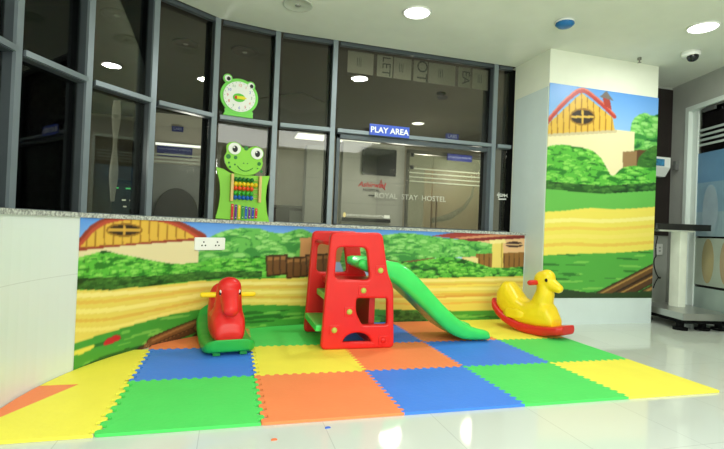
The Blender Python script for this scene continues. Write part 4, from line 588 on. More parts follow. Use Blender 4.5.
for s_ in (-1,1):
    bm = bm_new(); ellipsoid(bm, (.272,s_*.098,.60),(.016,.012,.022)); obj('eye', bm, mat('eye_black',(20,16,16),.2), bd, True)
    bm = bm_new(); ellipsoid(bm, (.265,s_*.096,.604),(.022,.012,.03)); obj('eye_white', bm, mat('eye_white',(240,236,220),.3), bd, True)
bm = bm_new(); tube(bm, [(.16,-.28,.57),(.16,-.265,.57),(.16,.265,.57),(.16,.28,.57)], [.02,.028,.028,.02], 14); obj('handle', bm, mat('yellow_plastic',(244,208,24),.35,.04), hr, True)
bm = bm_new()
for k in range(9): box(bm, .386,.40,-.105+.025*k,-.095+.025*k,.115,.135)
obj('mane_stitch', bm, mat('red_plastic_dark',(176,26,28),.4), bd)
# duck
YEL = mat('yellow_body_plastic',(248,214,30),.33,.04,coat=.15)
dk = thing('rocking_duck', 'yellow animal-shaped rocking toy on a red rocker at the right of the mats', 'rocking toy', (5.75,2.38,.022), math.radians(-70))
bm = bm_new(); rocker_shell(bm, [(-.60,.27,.55),(-.56,.235,.75),(-.47,.165,.9),(-.36,.10,1),(-.22,.045,1),(-.08,.01,1),(.08,.0,1),(.24,.008,1),(.38,.03,1),(.48,.05,.92),(.54,.068,.7)], .12, .205)
fuse('rocker_base', bm, mat('red_rocker_plastic',(214,40,34),.33,.04), dk, .012, 8)
bm = bm_new()
loft_x(bm, [(-.52,.30,.44,.09),(-.49,.25,.57,.14),(-.42,.18,.65,.17),(-.34,.13,.65,.18),(-.25,.10,.56,.185),(-.16,.08,.46,.19),(-.04,.08,.41,.19),(.08,.08,.44,.185),(.20,.08,.48,.17),(.30,.09,.40,.15),(.38,.11,.24,.12)])
chain(bm, [(.14,0,.37,.15,.15),(.19,0,.54,.12,.125),(.19,0,.66,.10,.11)])
chain(bm, [(.16,0,.725,.125,.12),(.21,0,.76,.11,.11)])
chain(bm, [(.24,0,.69,.095,.10),(.38,0,.635,.06,.07)])
bd = fuse('body', bm, YEL, dk, .012, 5)
for s_ in (-1,1):
    bm = bm_new(); loft_x(bm, [(-.32,.2,.24,.01),(-.26,.17,.30,.018),(-.12,.17,.31,.02),(.0,.2,.27,.01)]); 
    for v in bm.verts: v.co.y += s_*.186
    obj('wing', bm, YEL, bd, True)
    bm = bm_new(); ellipsoid(bm, (.265,s_*.103,.735),(.02,.012,.024)); obj('eye', bm, mat('eye_black',(20,16,16),.2), bd, True)
bm = bm_new(); tube(bm, [(.12,-.27,.69),(.12,-.25,.69),(.12,.25,.69),(.12,.27,.69)], [.024,.034,.034,.024], 14); obj('handle', bm, mat('red_rocker_plastic',(214,40,34),.33,.04), dk, True)
# ------------------------------------------------------------------ frog abacus on the ledge
LIME = mat('lime_painted_wood',(140,214,62),.4,.03); DGRN = mat('dark_green_paint',(34,120,44),.4); WHT = mat('white_paint',(240,242,236),.4,.01)
BLK = mat('black_paint',(18,18,20),.4); WOOD = mat('pale_beech_wood',(222,190,120),.5,.08,12); NAVY = mat('navy_sign',(32,44,128),.4)
def seg_frame(i, t, d):
    a, b = G[i], G[i+1]; q = a.lerp(b, t); tt = (b-a).normalized(); n = Vector((-tt.y,tt.x)); q = q+n*d
    return q, math.atan2(tt.y, tt.x)
q, an = seg_frame(5, .47, -.06)
fa = thing('frog_abacus', 'large lime green frog-shaped wooden abacus board with coloured beads standing on the ledge', 'toy', (q.x,q.y,ZS), an)
k = .00264
def Z2(pts): return [((x-150)*k,(430-y)*k) for x,y in pts]
plate('board', [round_poly(Z2([(2,155),(40,162),(75,180),(215,185),(252,182),(286,178),(272,235),(268,300),(276,370),(294,433),(150,428),(8,423),(22,360),(28,300),(24,240)]), .02)], .03, .006, LIME, fa, T(0,0,0))
hd = plate('head', [round_poly(Z2([(38,98),(52,72),(45,45),(60,22),(92,14),(118,26),(130,42),(160,46),(178,34),(205,24),(236,38),(247,66),(236,88),(244,120),(232,152),(200,178),(150,190),(100,182),(62,160),(44,130)]), .03)], .03, .006, LIME, fa, T(0,-.022,0))
for cx,cy in ((90,52),(208,66)):
    e_ = plate('eye', [oval(*Z2([(cx,cy)])[0], .085,.082)], .012,.003, WHT, hd, T(0,-.044,0))
    plate('pupil', [oval(*Z2([(cx+2,cy+2)])[0], .036,.045,16)], .008,.002, BLK, e_, T(0,-.054,0))
    plate('pupil_glint', [oval(*Z2([(cx-4,cy-6)])[0], .012,.012,10)], .006,.001, WHT, e_, T(0,-.059,0))
for cx,cy,r in ((60,96,.032),(97,98,.024),(222,120,.026),(236,160,.02),(64,128,.014),(95,135,.012),(150,44,.03),(70,150,.016),(215,145,.01)):
    plate('spot', [oval(*Z2([(cx,cy)])[0], r, r*1.05,14)], .006,.001, DGRN, hd, T(0,-.039,0))
bm = bm_new(); tube(bm, [((x-150)*k,-.042,(430-y)*k) for x,y in ((108,140),(120,155),(138,164),(155,165),(172,158),(190,146))], .005, 8); obj('mouth', bm, DGRN, hd, True)
for cx in (140,160): plate('nostril', [oval(*Z2([(cx,124)])[0], .010,.007,10)], .006,.001, DGRN, hd, T(0,-.039,0))
for x in (83,229):
    bm = bm_new(); box(bm, (x-150-7)*k,(x-150+7)*k,-.10,-.015,(430-328)*k,(430-186)*k, bev=.006); obj('abacus_post', bm, WOOD, fa)
for r_,(y,c,nm) in enumerate(((212,(28,112,44),'green_dark'),(236,(236,204,30),'yellow'),(259,(228,84,32),'orange'),(284,(60,176,50),'green'),(307,(28,100,184),'blue'))):
    bm = bm_new(); z = (430-y)*k; tube(bm, [((83-150)*k,-.06,z),((229-150)*k,-.06,z)], .005, 8); rd = obj('rod', bm, WOOD, fa, True)
    for b_ in range(5 if r_ != 1 else 6):
        bm = bm_new(); ellipsoid(bm, ((102+21*b_-150)*k,-.06,z),(.029,.033,.033), seg=14, rings=8); obj('bead', bm, mat('bead_'+nm,c,.3), rd, True)
for b_,c in enumerate(((206,40,44),(96,40,130),(226,196,40),(38,140,70),(30,90,180),(110,50,140),(40,60,170),(214,50,50))):
    x = 92+18*b_; h0, h1 = 342+4*b_*.6, 425-3*b_*.6
    bm = bm_new(); box(bm, (x-150-6.5)*k,(x-150+6.5)*k,-.035,-.014,(430-h1)*k,(430-h0)*k, bev=.004); xb = obj('chime_bar', bm, mat('chime_%d'%b_, c, .3, metal=.2), fa)
    for yy in (h0+10,h1-10):
        bm = bm_new(); lathe(bm,[(.006,-.002),(.006,.002),(0,.004)],8,T((x-150)*k,-.037,(430-yy)*k)@RX(PI/2)); obj('screw', bm, WHT, xb)
# ------------------------------------------------------------------ frog clock on the transom
q, an = seg_frame(5, .33, -.015)
fc = thing('frog_clock', 'light green frog-faced learning clock with white dial standing on the window transom', 'clock', (q.x,q.y,ZT+.0), an)
k2 = .00168; LG = mat('light_green_paint',(122,216,90),.4,.03)
def Z3(pts): return [((x-195)*k2,(392-y)*k2) for x,y in pts]
body = oval(200,225,157,150,40)
plate('face', [[((x-195)*k2,(392-y)*k2) for x,y in body]], .03,.006, LG, fc, T(0,0,0))
plate('foot', [round_poly(Z3([(95,330),(80,345),(88,360),(70,392),(322,392),(315,365),(322,350),(305,330)]),.012)], .028,.005, LG, fc, T(0,.002,0))
dl = plate('dial', [oval(*Z3([(200,228)])[0],.222,.212,40)], .012,.002, WHT, fc, T(0,-.022,0))
for cx,cy in ((100,88),(290,122)):
    er = plate('eye', [oval(*Z3([(cx,cy)])[0],.064,.064,24)], .03,.005, LG, fc, T(0,-.004,0))
    plate('eye_white', [oval(*Z3([(cx,cy)])[0],.044,.044,20)], .008,.002, WHT, er, T(0,-.022,0)); plate('pupil', [oval(*Z3([(cx+6,cy+4)])[0],.026,.028,16)], .006,.001, BLK, er, T(0,-.028,0))
NC = [(200,50,50),(40,90,190),(40,150,60),(220,120,30)]
for h_ in range(12):
    a = PI/2-2*PI*(h_+1)/12; cx, cz = Z3([(200,228)])[0]
    text('numeral', str(h_+1), .052, mat('numeral_%d'%(h_%4), NC[h_%4], .5), T(cx+.165*math.cos(a),-.03,cz+.157*math.sin(a)), dl, .001)
for m_ in range(24):
    a = 2*PI*m_/24; cx, cz = Z3([(200,228)])[0]
    bm = bm_new(); lathe(bm,[(.0045,-.001),(.0045,.001)],6,T(cx+.203*math.cos(a),-.029,cz+.194*math.sin(a))@RX(PI/2)); obj('minute_dot', bm, BLK, dl)
cx, cz = Z3([(195,238)])[0]
plate('dial_centre', [oval(cx,cz,.085,.06,24)], .006,.001, mat('centre_green',(90,200,60),.4), dl, T(0,-.031,0))
plate('hour_hand', [round_poly([(cx-.06,cz-.018),(cx-.02,cz-.026),(cx+.0,cz-.01),(cx+.0,cz+.01),(cx-.02,cz+.026),(cx-.06,cz+.018)],.006)], .006,.001, mat('hand_red',(220,50,40),.4), fc, T(0,-.038,0))
plate('minute_hand', [round_poly([(cx-.03,cz-.02),(cx+.06,cz-.022),(cx+.11,cz-.002),(cx+.06,cz+.024),(cx-.03,cz+.02)],.008)], .006,.001, mat('hand_yellow',(238,226,40),.4), fc, T(0,-.045,0))

# ------------------------------------------------------------------ socket board, play area sign, stickers
s_mid = 2.745; wpt, nn = wp(s_mid, .008); an = math.atan2(-nn.y,-nn.x)-PI/2
sb = thing('switch_board', 'white double electric socket plate screwed on the mural left of the red rocking horse handle', 'socket', (wpt.x,wpt.y,1.085), an)
plate('cover', [round_poly([(-.20,-.075),(.20,-.075),(.20,.075),(-.20,.075)],.02)], .03,.008, WHT, sb, T(0,-.010,0))
for sx in (-.09,.09):
    for dx,dz in ((0,.022),(-.022,-.018),(.022,-.018)):
        bm = bm_new(); lathe(bm,[(.009,-.002),(.009,.003)],10,T(sx+dx,-.026,dz)@RX(PI/2)); obj('socket_hole', bm, BLK, sb)
q, an = seg_frame(7, .315, -.02)
ps = thing('play_area_sign', 'blue PLAY AREA sign plate mounted on the window transom', 'sign', (q.x,q.y,ZT+.03), an)
plate('plate', [[(-.325,-.085),(.325,-.085),(.325,.085),(-.325,.085)]], .016,.003, mat('blue_sign',(64,92,196),.35,.04), ps, T(0,0,0))
text('lettering', 'PLAY AREA', .125, WHT, T(0,-.011,-.005), ps, .002, bold=.002)
q, an = seg_frame(8, .62, .115)
vs_ = thing('gujarati_sticker', 'white Gujarati lettering sticker on the narrow window pane beside the column', 'sticker', (q.x,q.y,1.98), an)
text('lettering', 'વૃંદાવન', .085, WHT, T(.02,0,.02), vs_, .002, bold=.002)
plate('caption_strip', [round_poly([(-.05,-.06),(.10,-.052),(.10,-.03),(-.05,-.038)],.01)], .004,.001, WHT, vs_, T(0,0,0))
# paper notices taped at the top of the wide pane
PAP = mat('translucent_paper',(158,158,148),.8,.05); PTX = mat('paper_print',(70,76,74),.8)
for x0,x1,w_ in ((3.38,3.80,''),(3.86,4.12,'LET'),(4.14,4.44,''),(4.48,4.72,'OT'),(4.74,5.22,''),(5.28,5.50,'EA'),(5.54,5.86,'')):
    pn = thing('paper_notice', 'row of faded paper notices taped along the top of the wide window pane', 'notice', ((x0+x1)/2,3.915,3.93), 0, 'faded paper notices on the window')
    bm = bm_new(); box(bm, -(x1-x0)/2,(x1-x0)/2,0,.004,-.17,.17); obj('sheet', bm, PAP, pn)
    if w_: text('print', w_, .2 if w_ != 'OT' else .26, PTX, T(.02,-.002,0)@RY(PI/2), pn, .001)
    else:
        bm = bm_new()
        for r_ in range(3): box(bm, -.06+.03*r_,-.05+.03*r_,-.003,0,-.06,.08)
        obj('print', bm, PTX, pn)
# ------------------------------------------------------------------ beyond the glass: some objects stand in for reflections of the hall
WG = mat('lit_beige_wall',(196,192,176),.6,.05); WT = brick_mat('grey_tile_beyond',(176,178,170),(150,152,146),.5,.3,.5,.003,axis='XZ')
bm = bm_new(); box(bm, 3.86,5.18,6.05,6.3,0,3.1); struct(obj('wall_partition', bm, WT))
bm = bm_new(); box(bm, 3.12,3.48,6.0,6.35,0,2.95); struct(obj('wall_pillar', bm, WT))
bm = bm_new(); box(bm, 2.2,3.3,7.2,7.3,0,3.0); struct(obj('wall_lobby', bm, WG))
tv = thing('wall_television', 'black flat television hung high on the grey tiled wall seen through the window', 'television', (4.61,5.98,2.71))
bm = bm_new(); box(bm, -.36,.36,-.03,.04,-.27,.27, bev=.012); obj('screen', bm, mat('tv_black',(14,15,18),.25), tv)
bm = bm_new(); box(bm, -.08,.08,.04,.075,-.08,.08); obj('bracket', bm, BLK, tv)
lg = thing('wall_logo_sign', 'red and black hospital logo lettering on the grey wall below the television', 'sign', (4.48,6.03,2.22))
LRED = mat('logo_red',(214,48,52),.5); LBLK = mat('logo_dark',(50,50,54),.5)
text('lettering','Ashirwad',.15,LRED,T(0,0,.02),lg,.003,shear=.3,bold=.002); text('caption','HOSPITAL',.08,LBLK,T(0,0,-.09),lg,.003)
bm = bm_new(); tube(bm,[(.17,0,.02),(.20,0,.14),(.23,0,.02),(.29,0,-.06)],.012,8); obj('swoosh', bm, LRED, lg)
bm = bm_new(); box(bm,-.06,.07,-.005,.01,-.21,-.18); obj('small_plate', bm, LBLK, lg)
ns = thing('illuminated_strip_sign', 'small white glowing hospital name strip at the foot of the grey wall behind the glass', 'sign', (4.40,5.9,1.60))
GLOW = mat('glow_white',(240,244,238),.5,emit=.5); YGL = mat('glow_amber',(240,220,150),.5,emit=.8)
text('lettering','ASHIRWAD WOMEN HOSPITAL',.060,GLOW,T(-.07,0,0),ns,.002)
bm = bm_new(); box(bm, .33,.45,-.005,.005,-.032,.032); obj('white_block', bm, GLOW, ns); bm = bm_new(); ellipsoid(bm,(-.50,0,.0),(.03,.01,.05)); obj('emblem', bm, YGL, ns)
bm = bm_new(); box(bm, -.54,.48,.02,.06,-.12,-.05); obj('rail', bm, BLK, ns)
# glass door with text
gd = thing('glass_entrance_door', 'frosted glass entrance door with ROYAL STAY HOSTEL lettering and a tall metal handle beyond the window', 'door', (0,0,0))
FR = film_mat('frosted_glass_green',(172,180,150),.3); MET = mat('door_metal',(96,96,84),.4,metal=.4)
for x0,x1 in ((5.28,5.80),(5.82,7.16)):
    bm = bm_new(); box(bm, x0,x1,6.0,6.02,.02,2.94); obj('glass_leaf', bm, FR, gd)
bm = bm_new(); box(bm, 5.22,7.2,5.97,6.05,2.95,3.03); box(bm, 5.22,5.27,5.97,6.05,0,3.0); obj('door_frame', bm, MET, gd)
bm = bm_new()
for r_ in range(4): box(bm, 5.28,7.16,5.985,5.995,2.36+.09*r_,2.385+.09*r_)
obj('frosted_stripe', bm, mat('pale_stripe',(206,214,196),.6), gd)
for z in (2.92,2.66):
    bm = bm_new(); box(bm, 5.29,5.36,5.96,6.0,z-.04,z+.04, bev=.008); obj('hinge_clamp', bm, BLK, gd)
bm = bm_new(); tube(bm,[(5.78,5.99,1.40),(5.78,5.93,1.42),(5.78,5.93,1.98),(5.81,5.93,2.03),(5.86,5.93,2.03),(5.89,5.93,1.98),(5.89,5.93,1.42),(5.89,5.99,1.40)],.014,8); obj('pull_handle', bm, mat('brass_handle',(120,98,66),.35,metal=.5), gd, True)
text('lettering','ROYAL  STAY  HOSTEL',.155,mat('white_film_text',(214,220,212),.6,emit=.12),T(5.30,5.90,2.02),gd,.002,bold=.001)
ar = thing('tan_wall_panel', 'tan brown decorative panel with a curved dark branch seen through the glass door', 'panel', (6.5,6.35,2.1))
bm = bm_new(); box(bm,-.72,.72,0,.03,-1.5,.62); obj('board', bm, mat('tan_board',(212,172,126),.6,.1,3), ar)
bm = bm_new(); tube(bm,[(-.52,-.01,-.52),(-.1,-.01,-.42),(.25,-.01,-.2),(.42,-.01,.05),(.48,-.01,.3)],[.05,.07,.05,.03,.01],8); obj('branch_relief', bm, mat('branch_brown',(110,86,66),.6), ar, True)
def navy(x,y,z,w,h,lines,lab,rz=0,mirror=False):
    t = thing('navy_sign', lab, 'sign', (x,y,z), rz); bm = bm_new(); box(bm,-w/2,w/2,0,.02,-h/2,h/2, bev=.004); obj('plate', bm, NAVY, t)
    for i_,(tx,sz) in enumerate(lines): text('lettering', tx, sz, mat('sign_pale',(170,182,220),.5), T(0,-.003,(len(lines)-1)*h*.22-i_*h*.44), t, .001, mirror=mirror)
navy(6.18,5.9,3.37,.30,.12,[('LABS',.10)],'tiny dark navy sign high on the wall behind the wide pane')
navy(6.35,5.85,2.92,.58,.14,[('OPERATION THEATRE',.055)],'long tilted navy sign hanging above the glass door',0)
navy(.63,6.9,3.19,.22,.11,[('LABS',.07)],'small navy sign high on the beige wall in the left pane')
navy(.60,6.85,2.72,.66,.20,[('CASH, PHARMACY & MEDICAL',.045),('PHYSIOTHERAPY',.05)],'larger navy two-line sign below a white tube light in the left pane')
navy(-.87,5.0,2.68,.26,.10,[('PARKING',.055)],'small violet-blue sign in the dark far left pane',.0)
bm = bm_new(); box(bm,.0,1.35,7.0,7.1,0,3.5); struct(obj('wall_lobby.001', bm, WG))
tl = thing('tube_light', 'glowing white tube light over the navy sign in the left pane', 'light', (.66,6.86,2.86))
bm = bm_new(); tube(bm,[(-.42,0,0),(.42,0,0)],.022,10); obj('tube', bm, mat('tube_glow',(245,250,245),.5,emit=1.6), tl); bm = bm_new(); box(bm,-.43,.43,.02,.06,-.03,.03); obj('batten', bm, WHT, tl)
fp = thing('frosted_panel', 'grey frosted panel with pale stripes imitating the door reflection in the left pane', 'partition', (.66,6.7,0))  # solid panel set here in place of the reflected door
bm = bm_new(); box(bm,-.5,.5,0,.02,0,2.45); obj('panel', bm, mat('frosted_grey',(128,134,128),.6,.05), fp)
bm = bm_new()
for r_ in range(3): box(bm,-.5,.5,-.01,0,2.48+.07*r_,2.51+.07*r_)
obj('stripe', bm, mat('pale_stripe',(206,214,196),.6), fp)
ac = thing('reflected_blob', 'added dark rounded shape imitating the door reflection in the left pane', 'reflected shape', (.72,6.45,0))  # added dark solid shaped like a blob in the reflection of the filmed door
plate('blob_arch', [[(-.40,1.0)]+oval(0,1.45,.40,.52,18,PI,0)+[(.40,1.0)]], .12,.03, mat('dark_reflection',(58,58,56),.8,.1), ac); bm = bm_new(); box(bm,-.38,.38,-.5,.05,.55,1.02,bev=.05); obj('blob_base', bm, mat('dark_reflection',(58,58,56),.8,.1), ac)
bm = bm_new()
for sx in (-.33,.33):
    for sy in (-.44,0): box(bm,sx-.02,sx+.02,sy-.02,sy+.02,0,.56)
obj('blob_support', bm, BLK, ac)
# dark counter
cn = thing('reception_counter', 'dark reception counter with a pale worktop seen low behind the glass', 'counter', (3.0,6.8,0))
bm = bm_new(); box(bm,-.7,.7,-.2,.2,0,1.70); obj('front', bm, mat('counter_dark',(62,54,48),.5,.15), cn); bm = bm_new(); box(bm,-.74,.74,-.24,.24,1.70,1.76,bev=.01); obj('worktop', bm, mat('counter_top',(110,106,96),.4), cn)
bm = bm_new(); box(bm,-.1,.24,-.215,-.2,1.2,1.66); obj('front_panel', bm, mat('counter_panel',(130,130,122),.5), cn)
# left dark rooms: rail, LEDs, teal frosted panel, column
rl = thing('ceiling_rail', 'grey horizontal rail crossing the dark far left pane', 'rail', (-1.0,5.05,2.56)); bm = bm_new(); box(bm,-.9,.4,0,.05,-.03,.03); obj('bar', bm, mat('rail_grey',(120,122,118),.5), rl)
bm = bm_new(); box(bm,-.9,.4,.0,.04,-.09,-.06); obj('lower_bar', bm, BLACKF, rl)
tp = thing('frosted_panel', 'narrow teal frosted glass panel in the dark far left pane', 'partition', (-.88,5.3,0)); bm = bm_new(); box(bm,-.22,.2,0,.02,0,2.25); obj('panel', bm, mat('teal_frost',(70,100,110),.6,.1), tp)
bm = bm_new()
for r_ in range(3): box(bm,-.22,.2,-.01,0,2.30+.07*r_,2.32+.07*r_)
obj('stripe', bm, mat('pale_stripe',(206,214,196),.6), tp)
p2 = thing('hanging_curtain', 'pale narrow curtain edge hanging behind the second window bay', 'curtain', (-.16,5.4,0))
bm = bm_new(); rr_ = []
for i_ in range(13):
    z = 3.3-i_*.14; w = .05+.02*math.sin(i_*.9); rr_.append((bm.verts.new((-w,0,z)), bm.verts.new((0,.03,z)), bm.verts.new((w,0,z))))
for a,b in zip(rr_[:-1],rr_[1:]):
    bm.faces.new((a[0],a[1],b[1],b[0])); bm.faces.new((a[1],a[2],b[2],b[1]))
obj('fabric', bm, mat('curtain_pale',(196,196,180),.8), p2, True)
sc = thing('equipment_rack', 'dark equipment rack with green and white indicator lights in the second window bay', 'equipment', (.03,5.6,0))
bm = bm_new(); box(bm,-.25,.35,0,.3,0,2.0,bev=.01); obj('case', bm, mat('rack_dark',(46,48,46),.5), sc)
for x,z,w,c in ((-.17,1.86,.04,(80,220,110)),(.02,1.86,.12,(90,210,120)),(.14,1.90,.05,(230,230,210)),(-.06,1.66,.06,(210,214,190)),(.08,1.66,.10,(225,225,205)),(-.04,1.55,.05,(200,204,184)),(.12,1.55,.05,(200,204,184))):
    bm = bm_new(); box(bm,x-w/2,x+w/2,-.01,.0,z-.012,z+.012); obj('indicator', bm, mat('ind_%d_%d'%c[:2],c,.5,emit=.9), sc)
# lit panels and downlights of the outer room
PGL = mat('panel_glow',(244,248,236),.5,emit=1.5); PGR = mat('fixture_rim',(180,182,174),.5)
for x,y,a in ((3.85,10.2,.42),(5.3,10.1,.62)):
    t = thing('ceiling_panel_light', 'bright %s square panel light far inside the lobby' % ('left' if x < 4 else 'right'), 'light', (x,y,3.9)); bm = bm_new(); box(bm,-a,a,-.4,.4,0,.02); obj('diffuser', bm, PGL, t)
    bm = bm_new(); box(bm,-a-.03,a+.03,-.43,.43,.02,.06); obj('frame', bm, PGR, t)
    bm = bm_new(); 
    for s_ in (-1,1): tube(bm,[(s_*a*.8,0,.06),(s_*a*.8,0,H-3.9)],.008,6)
    obj('hanger', bm, PGR, t)
def downlight(x,y,r,lab,grp=None,e=2.0):
    t = thing('recessed_downlight', lab, 'light', (x,y,H), 0, grp)
    bm = bm_new(); lathe(bm,[(r,-.001),(r*1.0,-.02),(r*.9,-.022),(r*.88,-.004)],32); obj('trim_ring', bm, WHT, t, True)
    bm = bm_new(); lathe(bm,[(r*.88,-.012),(r*.88,-.006)],32); obj('diffuser', bm, mat('downlight_glow_%d'%int(e*10),(250,252,248),.5,emit=e), t); return t
downlight(6.35,8.28,.17,'smaller glowing downlight deep inside above the PLAY AREA sign',None,3)
def speaker(x,y,r,z,lab,c):
    t = thing('ceiling_speaker', lab, 'speaker', (x,y,z)); bm = bm_new(); lathe(bm,[(r,-.001),(r,-.018),(r*.92,-.022),(r*.88,-.016),(r*.3,-.02),(0,-.02)],32); obj('grille', bm, mat('speaker_%d'%c[0],c,.6), t, True)
    bm = bm_new(); lathe(bm,[(r*.2,-.019),(r*.18,-.026),(0,-.026)],16); obj('centre_cap', bm, mat('speaker_cap',(150,152,142),.6), t, True)
speaker(2.446,2.813,.19,H,'round white ceiling speaker above the curved window',(196,202,188))
speaker(1.84,4.75,.22,H+.0,'dark disc imitating a speaker reflection behind the pane with the frog clock',(66,62,54))  # dark discs here and below replace reflections of the room's speakers
speaker(.93,4.75,.2,H+.0,'dark disc imitating a speaker reflection behind the third window bay',(66,62,54))
speaker(.1,4.0,.2,H+.0,'dark disc imitating a speaker reflection behind the second window bay',(66,62,54))
t = thing('ceiling_hatch', 'dark diamond shaped ceiling hatch seen through the pane left of the wide one', 'hatch', (3.15,7.59,H-.003), PI/4); bm = bm_new(); box(bm,-.7,.7,-.6,.6,-.03,0); obj('cover', bm, mat('hatch_dark',(70,66,56),.7), t)
t = thing('smoke_detector', 'small dark detector on the lobby ceiling seen in the wide pane', 'detector', (5.75,5.61,H)); bm = bm_new(); lathe(bm,[(.09,0),(.09,-.03),(.06,-.06),(0,-.06)],20); obj('housing', bm, mat('detector_dark',(44,44,42),.6), t, True)
# ------------------------------------------------------------------ ceiling fittings of the play room
downlight(3.943,2.486,.185,'bright round downlight in the middle of the play area ceiling',None,7)
downlight(7.60,1.56,.19,'bright round downlight near the right edge of the ceiling',None,7)
t = thing('sprinkler_detector', 'blue wrapped ceiling detector with a white rim', 'detector', (5.847,2.043,H)); bm = bm_new(); lathe(bm,[(.10,0),(.12,-.01),(.11,-.03),(.07,-.035)],24); obj('white_base', bm, WHT, t, True)
bm = bm_new(); lathe(bm,[(.115,-.03),(.12,-.045),(.09,-.075),(.03,-.085),(0,-.085)],20); obj('blue_cover', bm, mat('blue_wrap',(34,112,176),.4,.15,20), t, True)
t = thing('dome_camera', 'white dome security camera with a black lens on the ceiling near the right wall', 'camera', (8.234,2.248,H)); bm = bm_new(); lathe(bm,[(.12,0),(.125,-.03),(.12,-.055),(.10,-.07),(.075,-.075)],28); obj('housing', bm, WHT, t, True)
bm = bm_new(); ellipsoid(bm,(0,-.03,-.08),(.078,.078,.075)); dm = obj('dome', bm, mat('dome_black',(22,24,28),.1), t, True); bm = bm_new(); lathe(bm,[(.022,-.0),(.022,.012),(0,.012)],14,T(-.03,-.06,-.105)@RX(PI/2+.6)); obj('lens', bm, mat('lens_grey',(100,104,110),.2), dm, True)
t = thing('small_ceiling_sensor', 'tiny grey sensor stub on the ceiling edge above the column', 'sensor', (7.75,2.70,H)); bm = bm_new(); lathe(bm,[(.03,0),(.03,-.03),(.012,-.035),(.012,-.07),(.03,-.075),(0,-.08)],12); obj('stub', bm, mat('sensor_grey',(130,130,124),.5,metal=.4), t, True)
# ------------------------------------------------------------------ right side: pedestal counter, wall device, socket, cable
SS = mat('stainless_steel',(176,178,174),.28,.08,4,metal=.75)
pc = thing('pedestal_counter', 'white pedestal counter with black top on a steel base plate by the right wall', 'counter', (0,0,0))
base = [(8.27,2.26),(8.95,2.14),(9.12,2.35),(9.33,3.25),(8.72,3.42),(8.50,3.25)]
bm = bm_new(); prism(bm, base, .165, .265); obj('steel_base', bm, SS, pc)
ft = [(8.36,2.38),(9.02,2.3),(9.2,3.1),(8.58,3.2),(8.72,2.32)]
for x,y in ft:
    bm = bm_new(); lathe(bm,[(.10,.002),(.10,.035),(.05,.05),(.05,.13)],14,T(x,y,0)); obj('foot', bm, BLACKF, pc)
bm = bm_new(); prism(bm, [(q[0]*.94+8.8*.06,q[1]*.94+2.8*.06) for q in base], .11,.165); obj('under_frame', bm, BLACKF, pc)
bm = bm_new(); box(bm, 8.83,8.98,2.82,3.0,.26,1.50, bev=.01); obj('post', bm, mat('white_post',(236,242,226),.4), pc)
bm = bm_new(); prism(bm, round_poly([(8.38,2.90),(9.20,2.58),(9.36,3.02),(8.48,3.22)],.05), 1.52,1.62); obj('black_top', bm, mat('black_top',(20,20,20),.3), pc)
bm = bm_new(); prism(bm, round_poly([(8.50,2.92),(9.05,2.74),(9.2,3.0),(8.6,3.12)],.05), 1.495,1.52); obj('top_support', bm, mat('white_post',(236,242,226),.4), pc)
wd = thing('wall_dispenser', 'white box with a small blue picture mounted on the dark brown panel', 'dispenser', (9.03,3.62,2.66))
bm = bm_new(); prism(bm, [(0,.16),(-.22,.16),(-.22,-.02),(-.12,-.17),(0,-.17)], -.20,.20, Matrix(((0,0,1,0),(1,0,0,0),(0,1,0,0),(0,0,0,1)))); obj('casing', bm, WHT, wd)
bm = bm_new(); box(bm,-.15,.05,-.235,-.222,.0,.12); 
for v in bm.verts: v.co.z -= .0
obj('picture', bm, mat('picture_blue',(60,130,170),.4,.4,20), wd)
t = thing('wall_hook', 'small grey hook fitting on the grey wall right of the white dispenser', 'hook', (9.44,3.45,2.72)); bm = bm_new(); box(bm,-.06,.02,-.03,.03,-.10,.06,bev=.01); obj('plate', bm, mat('hook_grey',(140,142,140),.4,metal=.5), t)
t = thing('switch_board', 'white socket plate low on the grey wall behind the pedestal post', 'socket', (9.30,3.64,1.18)); bm = bm_new(); box(bm,-.07,.07,-.02,.008,-.1,.1,bev=.008); obj('cover', bm, WHT, t)
for dz in (-.03,.03):
    bm = bm_new(); box(bm,-.02,.02,-.025,-.018,dz-.015,dz+.015); obj('switch', bm, PGR, t)
bm = bm_new(); pts = []
for i_ in range(60):
    t_ = i_/59; a = t_*5*PI; pts.append((9.19+.10*math.sin(a*.6+.4)*t_+.03*t_, 3.60-.02*math.cos(a), 1.42-.95*t_+.10*math.sin(a)*t_))
tube(bm, pts, .009, 6); tag(obj('loose_cable', bm, BLK, None, True), 'thin black loose cable dangling beside the poster edge', 'cable')

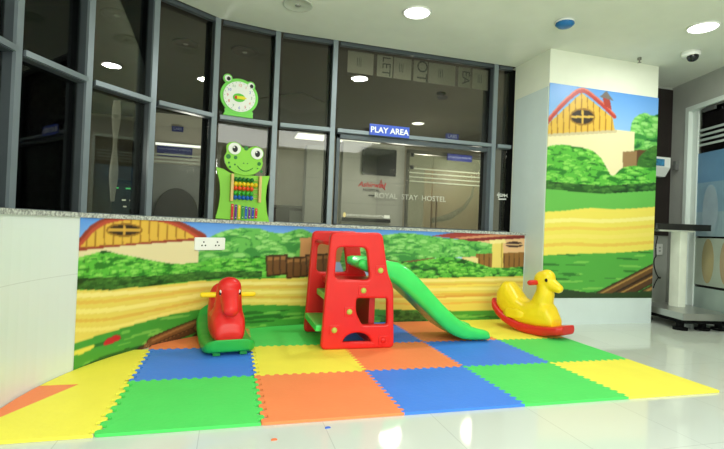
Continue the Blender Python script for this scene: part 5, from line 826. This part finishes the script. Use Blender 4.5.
# ------------------------------------------------------------------ lights
def area(name, x,y,z, sx, sy, p, c=(1,1,1), rot=(0,0,0)):
    l = bpy.data.lights.new(name,'AREA'); l.shape = 'RECTANGLE'; l.size = sx; l.size_y = sy; l.energy = p; l.color = c
    o = bpy.data.objects.new(name,l); COL.objects.link(o); o.location = (x,y,z); o.rotation_euler = rot; return o
def point(name,x,y,z,p,r=.15,c=(1,1,.95)):
    l = bpy.data.lights.new(name,'POINT'); l.energy = p; l.shadow_soft_size = r; l.color = c; o = bpy.data.objects.new(name,l); COL.objects.link(o); o.location = (x,y,z); return o
WARM = (1,1,.95)
for x,y in ((3.943,2.486),(7.60,1.56)):
    l = area('ceiling_lamp', x,y,H-.03,.3,.3, P_DOWN, WARM); l.data.shape = 'DISK'
area('ceiling_wash', 3.6,-4.2,H-.05, 5,3., P_WASH, (.99,1,.98))
area('bounce_fill', 3.2,-5.6,1.9, 4.5,2.4, P_FILL, (1,1,.98), (PI/2+.3,0,0)).visible_glossy = False
point('lobby_fill', 4.6,4.7,2.3, P_LOB*.4,.2,(1,.98,.88)); point('lobby_fill', 6.6,8.3,2.3, P_LOB*1.6,.2,(1,.97,.85)); point('lobby_fill', 6.5,5.2,2.6, P_LOB*.5,.2,(1,.97,.85)); point('lobby_fill', 1.0,5.3,2.3, P_LOB*.35); point('lobby_fill', -1.6,3.6,2.4, P_LOB*.25)  # added point fills brighten the lobby; no fittings hang at these spots
w = bpy.data.worlds.new('world'); bpy.context.scene.world = w; w.use_nodes = True
w.node_tree.nodes['Background'].inputs['Color'].default_value = (.9,1,.95,1); w.node_tree.nodes['Background'].inputs['Strength'].default_value = .3
# ------------------------------------------------------------------ camera
cam = bpy.data.cameras.new('camera'); co = bpy.data.objects.new('camera', cam); COL.objects.link(co); bpy.context.scene.camera = co
cam.sensor_width = 36; cam.lens = 36*469.3/724; cam.clip_start = .02; cam.clip_end = 100
yaw, pitch, roll = .27215, .009582, .040316
f_ = Vector((math.sin(yaw)*math.cos(pitch), math.cos(yaw)*math.cos(pitch), math.sin(pitch))); r_ = Vector((math.cos(yaw),-math.sin(yaw),0)); u_ = r_.cross(f_)
r2 = r_*math.cos(roll)+u_*math.sin(roll); u2 = -r_*math.sin(roll)+u_*math.cos(roll)
co.matrix_world = Matrix(((r2.x,u2.x,-f_.x,1.7389),(r2.y,u2.y,-f_.y,-3.1767),(r2.z,u2.z,-f_.z,1.3313),(0,0,0,1)))
# ------------------------------------------------------------------ tiles -> metres
done = set()
for o in list(bpy.context.scene.objects):
    o.location = o.location*S
    if o.type == 'MESH' and o.data.name not in done: o.data.transform(Matrix.Scale(S,4)); done.add(o.data.name)
    if o.type == 'LIGHT' and o.data.name not in done:
        done.add(o.data.name)
        if o.data.type == 'AREA': o.data.size *= S; o.data.size_y *= S
        else: o.data.shadow_soft_size *= S
sc_ = bpy.context.scene
sc_.view_settings.view_transform = 'Standard'; sc_.view_settings.look = 'None'; sc_.view_settings.exposure = 0
